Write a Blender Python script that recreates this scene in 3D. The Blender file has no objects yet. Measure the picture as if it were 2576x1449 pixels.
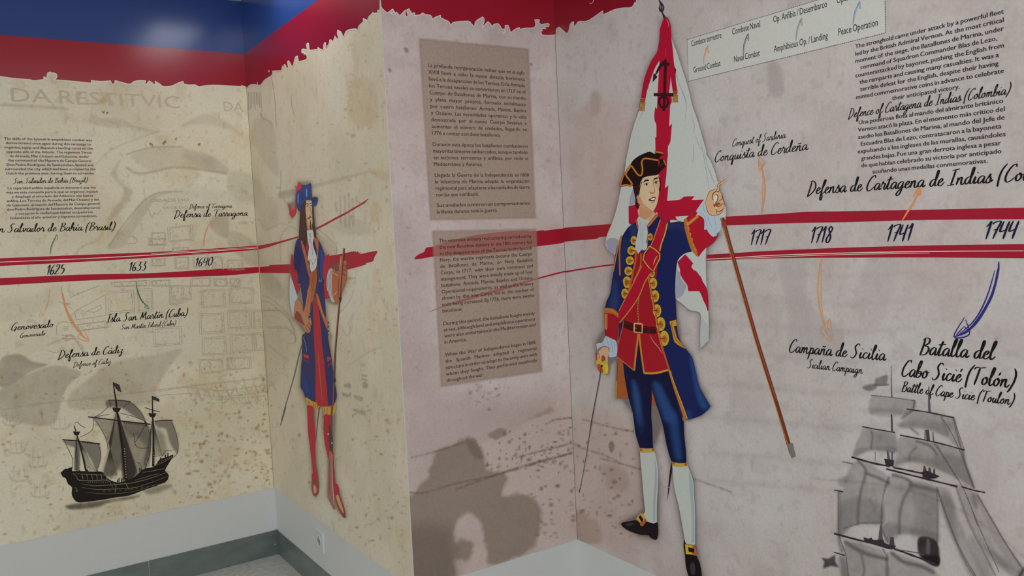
import bpy, math, random
import numpy as np
from mathutils import Vector, Matrix

# ------------------------------------------------------------------ camera, world, lights, exposure
C = bpy.context.scene.collection
SC = bpy.context.scene
YAW, PIT, ROL, FPX = 0.5861, -0.0669, -0.0486, 2068.96
EYE = 1.35
def basis():
    cy, sy = math.cos(YAW), math.sin(YAW)
    f = np.array([sy*math.cos(PIT), cy*math.cos(PIT), math.sin(PIT)])
    r0 = np.array([cy, -sy, 0.0]); u0 = np.cross(r0, f)
    return (math.cos(ROL)*r0+math.sin(ROL)*u0, -math.sin(ROL)*r0+math.cos(ROL)*u0, f)
CR, CU, CF = basis()
CAM = np.array([0.0, 0.0, EYE])
cd = bpy.data.cameras.new('camera'); cam = bpy.data.objects.new('camera', cd); C.objects.link(cam)
cd.sensor_width = 36.0; cd.lens = FPX/2576*36.0; cd.clip_start = 0.05
cam.matrix_world = Matrix(((CR[0], CU[0], -CF[0], 0), (CR[1], CU[1], -CF[1], 0), (CR[2], CU[2], -CF[2], EYE), (0, 0, 0, 1)))
SC.camera = cam
SC.view_settings.view_transform = 'Standard'; SC.view_settings.look = 'None'
SC.view_settings.gamma = 1.0; SC.view_settings.use_curve_mapping = False
SC.view_settings.exposure = 0.0
w = bpy.data.worlds.new('world'); SC.world = w; w.use_nodes = True
w.node_tree.nodes['Background'].inputs[0].default_value = (0.86, 0.93, 1.0, 1)
w.node_tree.nodes['Background'].inputs[1].default_value = 0.44
def area(name, loc, target, sx, sy, power, col):
    l = bpy.data.lights.new(name, 'AREA'); l.shape = 'RECTANGLE'; l.size = sx; l.size_y = sy; l.energy = power; l.color = col
    o = bpy.data.objects.new(name, l); C.objects.link(o); o.location = loc
    o.rotation_euler = (Vector(target)-Vector(loc)).to_track_quat('-Z', 'Y').to_euler(); return o
area('window_daylight', (-2.6, -2.4, 2.0), (1.2, 2.6, 1.3), 2.6, 1.8, 78, (0.95, 0.97, 1.0))
area('ceiling_light', (0.90, 2.76, 2.358), (0.90, 2.76, 0.0), 0.20, 0.60, 2.0, (0.96, 0.98, 1.0))
area('ceiling_light', (0.55, 0.95, 2.358), (0.55, 0.95, 0.0), 0.9, 0.9, 6.0, (0.98, 0.98, 0.97))


# ------------------------------------------------------------------ the four wall planes
YA, XB, YC, XD = 3.5251, 1.0492, 2.1878, 1.6703          # back wall y, pier side x, pier front y, long wall x
Z_BASE, Z_RED, Z_SKIRT, Z_CEIL = EYE-1.0544, EYE+0.8026, EYE-1.2413, EYE+1.0195
A_MIN, D_MAX = -1.15, 2.75
# wall: origin, direction of s, inward normal, length range
WALLS = {
 'A': (np.array([0, YA, 0.0]), np.array([1.0, 0, 0]), np.array([0, -1.0, 0]), A_MIN, XB),
 'B': (np.array([XB, YA, 0.0]), np.array([0, -1.0, 0]), np.array([-1.0, 0, 0]), 0.0, YA-YC),
 'C': (np.array([0, YC, 0.0]), np.array([1.0, 0, 0]), np.array([0, -1.0, 0]), XB, XD),
 'D': (np.array([XD, YC, 0.0]), np.array([0, -1.0, 0]), np.array([-1.0, 0, 0]), 0.0, D_MAX),
}
LAY = 0.00008
def W(wall, x, y):
    """photo pixel -> (s, z) on the wall plane"""
    o, e, n, s0, s1 = WALLS[wall]
    d = CF + CR*((x-1288)/FPX) - CU*((y-724.5)/FPX)
    t = ((o-CAM)@n)/(d@n)
    P = CAM+d*t
    return float((P-o)@e), float(P[2])
def s_at(wall, x, z):
    """s on the wall where height z meets pixel column x"""
    o, e, n, s0, s1 = WALLS[wall]
    m = CR-CF*((x-1288)/FPX); P = o-CAM; P = P.copy(); P[2] = z-EYE
    return float(-(P@m)/(e@m))
def pix(wall, s, z):
    o, e, n, s0, s1 = WALLS[wall]
    s = np.asarray(s); z = np.asarray(z)
    P = o[None, :]+s.reshape(-1, 1)*e[None, :]-CAM; P[:, 2] = z.reshape(-1)-EYE
    d = P@CF; d = np.where(d < 0.2, np.nan, d)
    return 1288+FPX*(P@CR)/d, 724.5-FPX*(P@CU)/d
def to3(wall, s, z, off):
    o, e, n, s0, s1 = WALLS[wall]
    s = min(max(s, s0), s1)
    P = o+e*s+n*off; return (P[0], P[1], z)

def lin(c):
    c = np.asarray(c, float)/255.0
    return np.where(c <= 0.04045, c/12.92, ((c+0.055)/1.055)**2.4)
LIGHT = {'A': 0.49, 'B': 0.47, 'C': 0.53, 'D': 0.585}
def ink(c, wall='D'):
    return np.clip((lin(c)-0.004)/LIGHT[wall], 0.002, 0.93)

# ------------------------------------------------------------------ materials
def nodes(name):
    m = bpy.data.materials.new(name); m.use_nodes = True
    return m, m.node_tree, m.node_tree.nodes['Principled BSDF']
def N(nt, t, **k):
    n = nt.nodes.new(t)
    for a, v in k.items(): setattr(n, a, v)
    return n
def print_mat(name, rough=0.4, amt=0.10, alpha=False, sheen=0.5):
    m, nt, p = nodes(name)
    at = N(nt, 'ShaderNodeAttribute', attribute_name='Col')
    tc = N(nt, 'ShaderNodeTexCoord')
    nz = N(nt, 'ShaderNodeTexNoise'); nz.inputs['Scale'].default_value = 130; nz.inputs['Detail'].default_value = 5
    nt.links.new(tc.outputs['Object'], nz.inputs['Vector'])
    mr = N(nt, 'ShaderNodeMapRange'); mr.inputs[1].default_value = .3; mr.inputs[2].default_value = .7
    mr.inputs[3].default_value = 1-amt; mr.inputs[4].default_value = 1+amt
    nt.links.new(nz.outputs[0], mr.inputs[0])
    mx = N(nt, 'ShaderNodeMix', data_type='RGBA', blend_type='MULTIPLY'); mx.inputs[0].default_value = 1
    nt.links.new(at.outputs['Color'], mx.inputs[6])
    nt.links.new(mr.outputs[0], mx.inputs[7]); nt.links.new(mx.outputs[2], p.inputs['Base Color'])
    p.inputs['Roughness'].default_value = rough; p.inputs['Specular IOR Level'].default_value = sheen
    if alpha: nt.links.new(at.outputs['Alpha'], p.inputs['Alpha'])
    return m
M_PAPER = print_mat('mural_paper_print', 0.42, 0.055, sheen=0.35)
M_INK = print_mat('printed_ink', 0.40, 0.035, sheen=0.2)
M_BAND = print_mat('satin_band_print', 0.22, 0.02, sheen=0.6)
M_SOFT = print_mat('soft_printed_wash', 0.42, 0.08, alpha=True, sheen=0.2)
def plain(name, c, rough=0.5, metal=0.0, bump=0.0, scale=60, var=0.06, stretch=(1, 1, 1)):
    m, nt, p = nodes(name)
    tc = N(nt, 'ShaderNodeTexCoord'); mp = N(nt, 'ShaderNodeMapping'); mp.inputs['Scale'].default_value = stretch
    nz = N(nt, 'ShaderNodeTexNoise'); nz.inputs['Scale'].default_value = scale; nz.inputs['Detail'].default_value = 6
    nt.links.new(tc.outputs['Object'], mp.inputs[0]); nt.links.new(mp.outputs[0], nz.inputs['Vector'])
    cr = N(nt, 'ShaderNodeValToRGB'); c = np.asarray(c, float)
    cr.color_ramp.elements[0].position = .3; cr.color_ramp.elements[1].position = .7
    cr.color_ramp.elements[0].color = (*np.clip(c*(1-var), 0, 1), 1); cr.color_ramp.elements[1].color = (*np.clip(c*(1+var), 0, 1), 1)
    nt.links.new(nz.outputs[0], cr.inputs[0]); nt.links.new(cr.outputs[0], p.inputs['Base Color'])
    p.inputs['Roughness'].default_value = rough; p.inputs['Metallic'].default_value = metal
    if bump:
        b = N(nt, 'ShaderNodeBump'); b.inputs['Strength'].default_value = bump; b.inputs['Distance'].default_value = 0.002
        nt.links.new(nz.outputs[0], b.inputs['Height']); nt.links.new(b.outputs[0], p.inputs['Normal'])
    return m
M_WALL = plain('white_wall_paint', (0.74, 0.75, 0.715), 0.55, bump=0.08, scale=180, var=.015)
M_CEIL = plain('ceiling_paint', (0.85, 0.86, 0.86), 0.8, var=.01)
M_STEEL = plain('grey_metal_skirting', (0.24, 0.285, 0.27), 0.32, 0.55, scale=7, var=.16, stretch=(1, 1, 3))
M_FLOOR = plain('polished_concrete', (0.56, 0.55, 0.52), 0.55, bump=.2, scale=45, var=.16)
M_SOCKET = plain('socket_plastic', (0.74, 0.77, 0.75), 0.3, var=.01)
M_DARK = plain('dark_gap', (0.06, 0.065, 0.06), 0.6, var=.05)
M_BEAD = plain('cut_edge_white', (0.78, 0.76, 0.70), 0.5, var=.02)

# ------------------------------------------------------------------ objects
def link(name, me, parent=None):
    o = bpy.data.objects.new(name, me); C.objects.link(o)
    if parent is not None: o.parent = parent
    return o
def tag(o, label=None, cat=None, group=None, kind=None):
    if label: o['label'] = label
    if cat: o['category'] = cat
    if group: o['group'] = group
    if kind: o['kind'] = kind
    return o
def mesh_obj(name, V, F, mat, parent=None):
    me = bpy.data.meshes.new(name); me.from_pydata(V, [], F); me.materials.append(mat); me.update()
    return link(name, me, parent)
def box(name, lo, hi, mat, parent=None, bev=0.0):
    x0, y0, z0 = lo; x1, y1, z1 = hi
    V = [(x0, y0, z0), (x1, y0, z0), (x1, y1, z0), (x0, y1, z0), (x0, y0, z1), (x1, y0, z1), (x1, y1, z1), (x0, y1, z1)]
    F = [(0, 3, 2, 1), (4, 5, 6, 7), (0, 1, 5, 4), (1, 2, 6, 5), (2, 3, 7, 6), (3, 0, 4, 7)]
    o = mesh_obj(name, V, F, mat, parent)
    if bev:
        md = o.modifiers.new('bevel', 'BEVEL'); md.width = bev; md.segments = 3
    return o
def empty(name, label, cat, group=None):
    o = bpy.data.objects.new(name, None); C.objects.link(o); o.empty_display_size = .05
    return tag(o, label, cat, group)

# ------------------------------------------------------------------ curve helpers (pixel space of the photo, then laid on the wall)
def Z(x0, y0, k):
    return lambda *pts: [(x0+p[0]/k, y0+p[1]/k) for p in pts]
def crom(P, n=6, closed=False):
    P = [np.asarray(p[:2], float) for p in P]; m = len(P)
    if m < 3: 
        return [P[0]+(P[-1]-P[0])*t for t in np.linspace(0, 1, 3)]
    out = []
    rng = range(m) if closed else range(m-1)
    for i in rng:
        if closed: a, b, c, d = P[(i-1) % m], P[i], P[(i+1) % m], P[(i+2) % m]
        else: a, b, c, d = P[max(i-1, 0)], P[i], P[i+1], P[min(i+2, m-1)]
        for k in range(n):
            t = k/n
            out.append(0.5*((2*b)+(-a+c)*t+(2*a-5*b+4*c-d)*t*t+(-a+3*b-3*c+d)*t**3))
    if not closed: out.append(P[-1])
    return out
def soften(P, n=3, closed=True, lim=0.55):
    """round an outline but keep its sharp corners"""
    P = [np.asarray(p, float) for p in P]; m = len(P); out = []
    def sharp(i):
        if not closed and i in (0, m-1): return True
        a = P[i]-P[i-1]; b = P[(i+1) % m]-P[i]; la, lb = np.linalg.norm(a), np.linalg.norm(b)
        return la < 1e-9 or lb < 1e-9 or (a@b)/(la*lb) < lim or max(la, lb) > 7*min(la, lb)
    sh = [sharp(i) for i in range(m)]
    for i in range(m if closed else m-1):
        j = (i+1) % m; b, c = P[i], P[j]
        if sh[i] and sh[j]: out.append(b); continue
        a = 2*b-c if sh[i] else P[i-1]; d = 2*c-b if sh[j] else P[(j+1) % m]
        for k in range(n):
            t = k/n; out.append(0.5*((2*b)+(-a+c)*t+(2*a-5*b+4*c-d)*t*t+(-a+3*b-3*c+d)*t**3))
    if not closed: out.append(P[-1])
    return out
def ribbon2(P, wf):
    """polyline + width function(i/n) -> (left, right) 2-D points"""
    P = np.array(P); n = len(P)
    T = np.gradient(P, axis=0); L = np.linalg.norm(T, axis=1, keepdims=True); L[L == 0] = 1; T = T/L
    Nn = np.stack([-T[:, 1], T[:, 0]], 1)
    ws = np.array([wf(i/(n-1), T[i]) for i in range(n)]).reshape(-1, 1)/2
    return P+Nn*ws, P-Nn*ws
class Art:
    """flat print collected as coloured faces, built as one mesh"""
    g = 0
    def __init__(s, wall): s.wall = wall; s.V = []; s.F = []; s.col = []; Art.g = (Art.g+7) % 40; s.e = Art.g
    def poly(s, pts, c, lay=1, smooth=False, wall=None):
        wl = wall or s.wall
        if smooth: pts = crom(pts, 4, True)
        elif len(pts) > 6: pts = soften(pts)
        b = len(s.V); s.e += 1
        for p in pts:
            q = W(wl, p[0], p[1]); s.V.append(to3(wl, q[0], q[1], 0.0012+lay*LAY+s.eps()))
        s.F.append(tuple(range(b, b+len(pts)))); s.col.append(ink(c, wl))
        return s
    def line(s, pts, c, w=2.0, lay=1, w2=None, smooth=True, taper=False, wall=None, jag=0.0):
        wl = wall or s.wall
        P = crom(pts, 5) if smooth else [np.asarray(p, float) for p in pts]
        w2 = w if w2 is None else w2
        def wf(t, T):
            v = w+(w2-w)*t
            if taper: v *= (0.25+0.75*math.sin(math.pi*min(max(t, .02), .98))**.6)
            if jag: v *= 1+jag*math.sin(t*61)*math.sin(t*17+1)
            return v
        Lf, Rt = ribbon2(P, wf); b = len(s.V); n = len(P); k = ink(c, wl)
        s.e += 1
        for i, (a, d) in enumerate(zip(Lf, Rt)):
            for p in (a, d):
                q = W(wl, p[0], p[1]); s.V.append(to3(wl, q[0], q[1], 0.0012+lay*LAY+s.eps()+i*4e-7))
        for i in range(n-1):
            s.F.append((b+2*i, b+2*i+1, b+2*i+3, b+2*i+2)); s.col.append(k)
        return s
    def eps(s): return (s.e % 40)*1.5e-6
    def oval(s, cx, cy, rx, ry, c, lay=1, n=18, rot=0.0):
        ca, sa = math.cos(rot), math.sin(rot)
        return s.poly([(cx+rx*math.cos(a)*ca-ry*math.sin(a)*sa, cy+rx*math.cos(a)*sa+ry*math.sin(a)*ca) for a in np.linspace(0, 2*math.pi, n, endpoint=False)], c, lay)
    def raw(s, V, F, c):
        b = len(s.V); s.V += V
        for f in F: s.F.append(tuple(b+i for i in f)); s.col.append(c)
        return s
    def build(s, name, parent=None, mat=None):
        me = bpy.data.meshes.new(name); me.from_pydata(s.V, [], s.F)
        a = me.color_attributes.new('Col', 'FLOAT_COLOR', 'CORNER')
        cs = np.ones((len(me.loops), 4), np.float32)
        tot = np.array([len(f) for f in s.F]); cs[:, :3] = np.repeat(np.array(s.col), tot, axis=0)
        a.data.foreach_set('color', cs.ravel())
        me.materials.append(mat or M_INK); me.update()
        return link(name, me, parent)

def sdist(px, py, poly):
    """signed distance in px, positive inside"""
    P = np.asarray(poly, float); d = np.full(px.shape, 1e9); ins = np.zeros(px.shape, bool)
    for i in range(len(P)):
        a = P[i]; b = P[(i+1) % len(P)]; e = b-a; L = e@e+1e-9
        t = np.clip(((px-a[0])*e[0]+(py-a[1])*e[1])/L, 0, 1)
        d = np.minimum(d, (px-a[0]-t*e[0])**2+(py-a[1]-t*e[1])**2)
        if a[1] != b[1]:
            c = ((a[1] > py) != (b[1] > py)) & (px < (b[0]-a[0])*(py-a[1])/(b[1]-a[1])+a[0]); ins ^= c
    d = np.sqrt(d); return np.where(ins, d, -d)
def pdist(px, py, pts):
    d = np.full(px.shape, 1e9)
    for a, b in zip(pts[:-1], pts[1:]):
        a = np.asarray(a, float); e = np.asarray(b, float)-a; L = e@e+1e-9
        t = np.clip(((px-a[0])*e[0]+(py-a[1])*e[1])/L, 0, 1)
        d = np.minimum(d, (px-a[0]-t*e[0])**2+(py-a[1]-t*e[1])**2)
    return np.sqrt(d)
RNG = np.random.RandomState(7)
def vnoise(u, v, seed, octs=4):
    out = np.zeros(u.shape); amp = 1.0; tot = 0
    for o in range(octs):
        r = np.random.RandomState(seed+o); g = r.rand(64, 64)
        uu = u*2**o; vv = v*2**o
        i = np.floor(uu).astype(int); j = np.floor(vv).astype(int); a = uu-i; b = vv-j
        a = a*a*(3-2*a); b = b*b*(3-2*b)
        q = lambda x, y: g[x % 64, y % 64]
        out += amp*((q(i, j)*(1-a)+q(i+1, j)*a)*(1-b)+(q(i, j+1)*(1-a)+q(i+1, j+1)*a)*b); tot += amp; amp *= .5
    return out/tot
def sm(x): x = np.clip(x, 0, 1); return x*x*(3-2*x)

# ------------------------------------------------------------------ a dense printed sheet that carries the soft parts of the picture
class Sheet:
    def __init__(s, wall, s0, s1, z0, z1, cell, base):
        s.wall = wall; s.ns = int((s1-s0)/cell)+2; s.nz = int((z1-z0)/cell)+2
        S, Zz = np.meshgrid(np.linspace(s0, s1, s.ns), np.linspace(z0, z1, s.nz)); s.S = S.ravel(); s.Zc = Zz.ravel()
        s.x, s.y = pix(wall, s.S, s.Zc)
        s.x = np.where(np.isnan(s.x), -9999, s.x); s.y = np.where(np.isnan(s.y), -9999, s.y)
        s.c = np.tile(ink(base, wall), (len(s.S), 1)); s.base = base
    def tone(s, mask, c):
        k = ink(c, s.wall); m = np.clip(mask, 0, 1)[:, None]; s.c = s.c*(1-m)+k[None, :]*m
    def wash(s, poly, c, a, feather=6, smooth=True, rough=0.0):
        P = crom(poly, 4, True) if smooth else poly; P = np.array(P); lo = P.min(0)-feather-2; hi = P.max(0)+feather+2
        i = np.where((s.x > lo[0]) & (s.x < hi[0]) & (s.y > lo[1]) & (s.y < hi[1]))[0]
        if len(i) == 0: return
        d = sdist(s.x[i], s.y[i], P)
        if rough: d = d+rough*(vnoise(s.S[i]*60, s.Zc[i]*60, 5)-.5)*2
        m = np.zeros(len(s.x)); m[i] = a*sm(.5+d/(2*feather))*(1 if s.wall in 'CD' else .62+.76*vnoise(s.S[i]*24, s.Zc[i]*24, 77)); s.tone(m, c)
    def streak(s, pts, c, a, w=3, rough=0.0, side=0, fade=0):
        P = np.array(crom(pts, 5)); lo = P.min(0)-w*3-fade; hi = P.max(0)+w*3+fade
        i = np.where((s.x > lo[0]) & (s.x < hi[0]) & (s.y > lo[1]) & (s.y < hi[1]))[0]
        if len(i) == 0: return
        d = pdist(s.x[i], s.y[i], P)
        al = a*np.exp(-(d/w)**2)
        if rough: al = al*(1-rough+rough*2*vnoise(s.S[i]*110, s.Zc[i]*110, 9))
        m = np.zeros(len(s.x)); m[i] = al; s.tone(m, c)
    def spots(s, n, region, c, r=(1.5, 5), a=(.2, .6), seed=1):
        R = random.Random(seed); P = np.array(region); lo = P.min(0); hi = P.max(0)
        for _ in range(n):
            x = R.uniform(lo[0], hi[0]); y = R.uniform(lo[1], hi[1])
            if sdist(np.array([x]), np.array([y]), P)[0] < 0: continue
            rr = R.uniform(*r)*R.random()**.5+.8; ax = R.uniform(.6, 1.6)
            i = np.where((abs(s.x-x) < rr*3) & (abs(s.y-y) < rr*3))[0]
            if len(i) == 0: continue
            d = np.hypot((s.x[i]-x)/ax, (s.y[i]-y)*ax)/rr
            m = np.zeros(len(s.x)); m[i] = R.uniform(*a)*np.exp(-d**3); 
            k = ink(c, s.wall); mi = m[i][:, None]; s.c[i] = s.c[i]*(1-mi)+k[None, :]*mi
    def build(s, name, parent=None, mat=None, off=0.0008):
        o, e, n, a0, a1 = WALLS[s.wall]
        V = o[None, :]+s.S[:, None]*e[None, :]+n[None, :]*off; V[:, 2] = s.Zc
        idx = np.arange(s.ns*s.nz).reshape(s.nz, s.ns)
        Q = np.stack([idx[:-1, :-1], idx[:-1, 1:], idx[1:, 1:], idx[1:, :-1]], -1).reshape(-1, 4)
        me = bpy.data.meshes.new(name); me.vertices.add(len(V)); me.vertices.foreach_set('co', V.astype(np.float32).ravel())
        me.loops.add(Q.size); me.loops.foreach_set('vertex_index', Q.astype(np.int32).ravel())
        me.polygons.add(len(Q)); me.polygons.foreach_set('loop_start', np.arange(0, Q.size, 4, dtype=np.int32))
        me.update(calc_edges=True)
        a = me.color_attributes.new('Col', 'FLOAT_COLOR', 'POINT')
        cs = np.ones((len(V), 4), np.float32); cs[:, :3] = s.c; a.data.foreach_set('color', cs.ravel())
        me.materials.append(mat or M_PAPER)
        return link(name, me, parent)

class Soft:
    """semi-transparent printed wash: a fine grid patch with colour and alpha"""
    def __init__(s, wall, x0, y0, x1, y1, step=3.0, lay=0):
        s.wall = wall; s.lay = lay
        s.nx = int((x1-x0)/step)+2; s.ny = int((y1-y0)/step)+2
        X, Y = np.meshgrid(np.linspace(x0, x1, s.nx), np.linspace(y0, y1, s.ny)); s.x = X.ravel(); s.y = Y.ravel()
        s.c = np.tile(ink((90, 86, 80), wall), (len(s.x), 1)); s.a = np.zeros(len(s.x))
    def put(s, m, c):
        k = ink(c, s.wall); m = np.clip(m, 0, 1)
        na = s.a+m*(1-s.a); f = np.where(na > 1e-5, m/np.maximum(na, 1e-5), 0)[:, None]
        s.c = s.c*(1-f)+k[None, :]*f; s.a = na
    def wash(s, poly, c, a, feather=4, smooth=True, grad=None, rough=0):
        P = crom(poly, 4, True) if smooth else poly
        m = a*sm(.5+sdist(s.x, s.y, P)/(2*feather))
        if grad is not None:      # grad = (p0, a0, p1, a1): linear change of strength
            (p0, g0, p1, g1) = grad; p0 = np.array(p0, float); e = np.array(p1, float)-p0
            t = np.clip(((s.x-p0[0])*e[0]+(s.y-p0[1])*e[1])/(e@e), 0, 1); m = m*(g0+(g1-g0)*t)
        if rough: m = m*(1-rough+2*rough*vnoise(s.x/14, s.y/22, 3))
        s.put(m, c)
    def halo(s, poly, c, a, r):
        d = sdist(s.x, s.y, poly); s.put(np.where(d > 0, a, a*np.exp(d/r*1.6)), c)
    def streak(s, pts, c, a, w=2.5):
        s.put(a*np.exp(-(pdist(s.x, s.y, crom(pts, 5))/w)**2), c)
    def build(s, name, parent=None):
        keep = (s.a > 0.015).reshape(s.ny, s.nx)
        kf = keep[:-1, :-1] | keep[:-1, 1:] | keep[1:, 1:] | keep[1:, :-1]
        idx = np.arange(s.nx*s.ny).reshape(s.ny, s.nx)
        Q = np.stack([idx[:-1, :-1], idx[:-1, 1:], idx[1:, 1:], idx[1:, :-1]], -1)[kf]
        used = np.unique(Q); rm = -np.ones(s.nx*s.ny, int); rm[used] = np.arange(len(used)); Q = rm[Q]
        V = [to3(s.wall, *W(s.wall, s.x[i], s.y[i]), 0.0012+s.lay*LAY) for i in used]
        me = bpy.data.meshes.new(name); me.from_pydata(V, [], Q.tolist())
        a = me.color_attributes.new('Col', 'FLOAT_COLOR', 'POINT')
        cs = np.ones((len(V), 4), np.float32); cs[:, :3] = s.c[used]; cs[:, 3] = s.a[used]; a.data.foreach_set('color', cs.ravel())
        me.materials.append(M_SOFT); me.update(); return link(name, me, parent)
# ------------------------------------------------------------------ structure: walls, floor, ceiling, skirting
def struct(o, label=None): o['kind'] = 'structure'; return tag(o, label)
T = 0.12
struct(box('wall_back', (A_MIN-1.5, YA, 0), (XB, YA+T, Z_CEIL), M_WALL), 'white back wall under the map mural, with a bare white strip at its foot')
struct(box('wall_pier', (XB, YC, 0), (XD+T, YA+T, Z_CEIL), M_WALL), 'projecting white wall corner covered by the mural with bare white foot')
struct(box('wall_side', (XD, YC-4.2, 0), (XD+T, YC, Z_CEIL), M_WALL), 'long white side wall under the timeline mural')
fl = box('floor', (A_MIN-1.5, YC-4.2, -0.1), (XD+T, YA+T, 0), M_FLOOR); struct(fl, 'pale grey speckled concrete floor')
struct(box('ceiling', (A_MIN-1.5, YC-4.2, Z_CEIL), (XD+T, YA+T, Z_CEIL+0.08), M_CEIL), 'white ceiling')
# metal skirting in lengths, one plate each
def plate(name, wall, s0, s1):
    o, e, n, a, b = WALLS[wall]
    p = o+e*s0+n*0.0; q = o+e*s1+n*0.003
    lo = np.minimum(p, q); hi = np.maximum(p, q)
    return box(name, (lo[0], lo[1], 0.0), (hi[0], hi[1], Z_SKIRT), M_STEEL, None, 0.0008)
sj = s_at('A', 376, 0.05)
base = bpy.data.objects.new('baseboard_back', None); C.objects.link(base); struct(base, 'grey metal skirting of the back wall')
for a, b in ((A_MIN-1.5, sj-1.3), (sj-1.298, sj-0.0012), (sj+0.0012, XB-0.003)):
    p = plate('metal_plate', 'A', a, b); p.parent = base
base = bpy.data.objects.new('baseboard_pier_side', None); C.objects.link(base); struct(base, 'grey metal skirting at the foot of the pier side')
plate('metal_plate', 'B', 0.0, YA-YC).parent = base
base = bpy.data.objects.new('baseboard_pier_front', None); C.objects.link(base); struct(base, 'grey metal skirting of the pier front')
plate('metal_plate', 'C', XB-0.003, XD-0.003).parent = base
base = bpy.data.objects.new('baseboard_side', None); C.objects.link(base); struct(base, 'grey metal skirting of the side wall')
plate('metal_plate', 'D', 0.0, 2.0).parent = base; plate('metal_plate', 'D', 2.002, 4.2).parent = base
# corner angle strip and two rivets
t1 = struct(box('trim_1', (XB-0.007, YA-0.0075, 0.0), (XB-0.003, YA-0.0035, Z_SKIRT+0.003), M_STEEL), 'thin metal corner strip of the skirting')
for (wl, x, y) in (('A', 691.6, 1368.6),):
    s, z = W(wl, x, y); V = []; 
    for k in range(12): V.append((s+0.0022*math.cos(k*math.pi/6), YA-0.0036, z+0.0022*math.sin(k*math.pi/6)))
    mesh_obj('rivet', V, [tuple(range(12))], M_SOCKET, t1)

# ------------------------------------------------------------------ socket on the pier's white foot
def socket():
    root = empty('wall_socket', 'white single power socket on the white wall foot above the metal skirting', 'socket')
    s0, z0 = W('B', 797, 1352); zt = W('B', 806, 1331)[1]; h = 0.081
    sc = s_at('B', 808, Z_SKIRT+0.075); zc = W('B', 808, 1361)[1]
    o, e, n, a, b = WALLS['B']
    def P(u, v, d): q = o+e*(sc+u)+n*d; return (q[0], q[1], zc+v)
    def slab(name, hw, hh, d0, d1, mat, par, r=0.006, cu=0):
        pts = []
        for cx, cy, a0 in ((hw-r, hh-r, 0), (-hw+r, hh-r, 90), (-hw+r, -hh+r, 180), (hw-r, -hh+r, 270)):
            for k in range(5): t = math.radians(a0+k*22.5); pts.append((cu+cx+r*math.cos(t), cy+r*math.sin(t)))
        m = len(pts); V = [P(u, v, d0) for u, v in pts]+[P(u, v, d1-0.0012) for u, v in pts]+[P(cu+(u-cu)*.97, v*.97, d1) for u, v in pts]
        F = [tuple(range(2*m, 3*m))]
        for k in range(m):
            j = (k+1) % m; F += [(k, j, m+j, m+k), (m+k, m+j, 2*m+j, 2*m+k)]
        return mesh_obj(name, V, F, mat, par)
    slab('cover_plate', 0.0405, 0.0405, 0.0002, 0.0065, M_SOCKET, root)
    # recessed round well: ring wall and floor
    m = 28; V = []; F = []
    rings = ((0.0235, 0.0067), (0.0215, 0.0085), (0.0195, 0.0085), (0.0185, 0.007), (0.0180, 0.0069))
    for r, d in rings: V += [P(r*math.cos(2*math.pi*k/m), r*math.sin(2*math.pi*k/m), d) for k in range(m)]
    for i in range(len(rings)-1):
        for k in range(m): j = (k+1) % m; F.append((i*m+k, i*m+j, (i+1)*m+j, (i+1)*m+k))
    rg = mesh_obj('socket_ring', V, F, M_SOCKET, root)
    V = [P(0.0185*math.cos(2*math.pi*k/m), 0.0185*math.sin(2*math.pi*k/m), 0.0069) for k in range(m)]
    well = mesh_obj('socket_well', V, [tuple(range(m))], plain('socket_well_grey', (0.42, 0.44, 0.43), .4, var=.02), root)
    for sx in (-0.0095, 0.0095):
        V = [P(sx+0.0028*math.cos(2*math.pi*k/12), 0.0028*math.sin(2*math.pi*k/12), 0.0073) for k in range(12)]
        mesh_obj('contact_hole', V, [tuple(range(12))], M_DARK, well)
    return root
socket()

# ------------------------------------------------------------------ mural sheets
Z0, Z1 = Z_BASE, Z_CEIL
sA = Sheet('A', -0.15, XB, Z0, Z1, 0.0033, (178, 170, 148))
sB = Sheet('B', 0.0, YA-YC, Z0, Z1, 0.0031, (174, 164, 145))
sC = Sheet('C', XB, XD, Z0, Z1, 0.0028, (172, 160, 156))
sD = Sheet('D', 0.0, 1.62, Z0, Z1, 0.0034, (171, 163, 158))
sheets = (sA, sB, sC, sD)
sA2 = Sheet('A', A_MIN, -0.15, Z0, Z1, 0.008, (178, 170, 148)); sD2 = Sheet('D', 1.62, D_MAX, Z0, Z1, 0.008, (171, 163, 158))
for k, s in ((0, sA), (1, sB), (2, sC), (3, sD), (0, sA2), (3, sD2)):
    n = vnoise(s.S*3.1+5*k, s.Zc*3.1, 11+k, 5); n2 = vnoise(s.S*14+3, s.Zc*14, 40+k, 4); n3 = vnoise(s.S*55, s.Zc*(55 if k > 1 else 40), 60+k, 3)
    if k < 2:
        s.tone(sm((n-.52)*5)*.32, (150, 142, 118)); s.tone(sm((.48-n)*5)*.30, (192, 186, 166))
        s.tone(sm((n2-.60)*6)*.28, (160, 138, 98)); s.tone(sm((n3-.64)*7)*(.26 if k == 0 else .2), (132, 120, 96))
    else:
        s.tone(sm((n-.50)*5)*.40, (168, 148, 143)); s.tone(sm((.48-n)*5)*.32, (184, 182, 178))
        s.tone(sm((n2-.54)*6)*.22, (148, 132, 128)); s.tone(sm((.42-n2)*6)*.22, (186, 180, 177)); s.tone(sm((n3-.62)*7)*.30, (150, 135, 132))

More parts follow.
